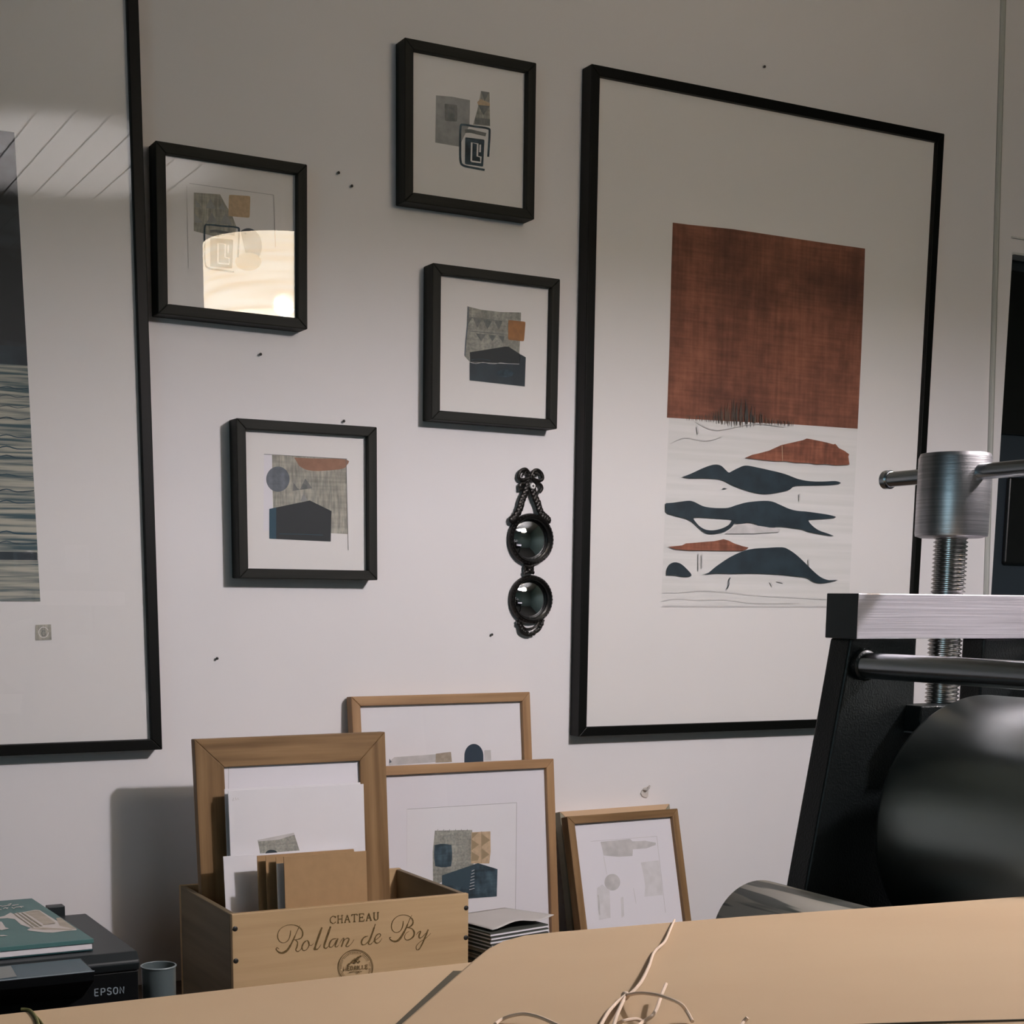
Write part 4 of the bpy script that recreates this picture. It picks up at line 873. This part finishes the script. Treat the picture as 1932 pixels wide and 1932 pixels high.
# rolled sheet lying on the press bed, reflected streaks painted into its colour
rs = PB(); n = 72; R1 = .068; zc = .8292+R1
prof = []
for k in range(n+1):
    a = -PI*.5 - PI*.05 + 2*PI*1.12*k/n; r_ = R1 - .006*(k/n); prof.append((r_*math.cos(a), zc + r_*math.sin(a)))
vs_ = [(p[0], y, p[1]) for y in (0, -.245) for p in prof]
rs.add(vs_, [(i, i+1, n+2+i, n+1+i) for i in range(n)])
o = rs.build('rolled_sheet', ROLLSHEET, M=Matrix.Translation(CAM + (Vector((1.133, -.795, 0))-CAM)*KN), smooth=True, fix=False, angle=60); sm = o.modifiers.new('t', 'SOLIDIFY'); sm.thickness = .001; sm.offset = -1
tag(o, 'grey sheet with painted reflection streaks rolled into a tube left of the press roller', 'sheet')

# ------------------------------------------------------------------ pendant lamp (outside the frame, seen only as light and reflection)
lp = thing('pendant_lamp', 'lit paper drum pendant lamp, seen mirrored in the glass of a small dark frame', 'lamp', Matrix.Translation(LAMP))
rs_ = .20
b = MB(); b.ring([(rs_, -.043), (rs_, .135)], (0,0,0), 'Z', 64, cap=False); o = b.build('lamp_shade', SHADE, lp, smooth=True); sm = o.modifiers.new('t', 'SOLIDIFY'); sm.thickness = .002
b = MB(); b.ring([(.002, .03), (.014, .032), (.016, .07), (.006, .09), (.003, H-LAMP.z)], (0,0,0), 'Z', 16); b.build('lamp_cord', LEGM, lp, smooth=True)
b = MB()
for k in range(3):
    a = 2*PI*k/3+.3; b.tube([(.01*math.cos(a), .01*math.sin(a), .085), (rs_*math.cos(a), rs_*math.sin(a), .13)], .0015, 6)
b.build('shade_spider', LEGM, lp, smooth=True)
b = MB(); b.ball((0,0,0), .027, n=24); b.build('bulb', BULB, lp, smooth=True)
# uplighter added as a fixture for the ceiling spot, unseen behind the viewer
ul = thing('added_uplighter', 'added black floor lamp shining up at the boarded ceiling, behind the viewer', 'floor lamp', Matrix.Translation((1.22, -3.0, 0)))
b = MB(); b.ring([(.13, 0), (.13, .015), (.02, .022)], (0,0,0), 'Z', 40); b.build('base', LEGM, ul, smooth=True)
b = MB(); b.ring([(.011, .02), (.011, 1.63)], (0,0,0), 'Z', 16); b.build('added_lamp_pole', LEGM, ul, smooth=True)
b = MB(); b.ring([(.015, 1.62), (.06, 1.63), (.085, 1.69), (.083, 1.69), (.055, 1.636), (.001, 1.632)], (0,0,0), 'Z', 40, cap=False); b.build('added_lamp_bowl', LEGM, ul, smooth=True)
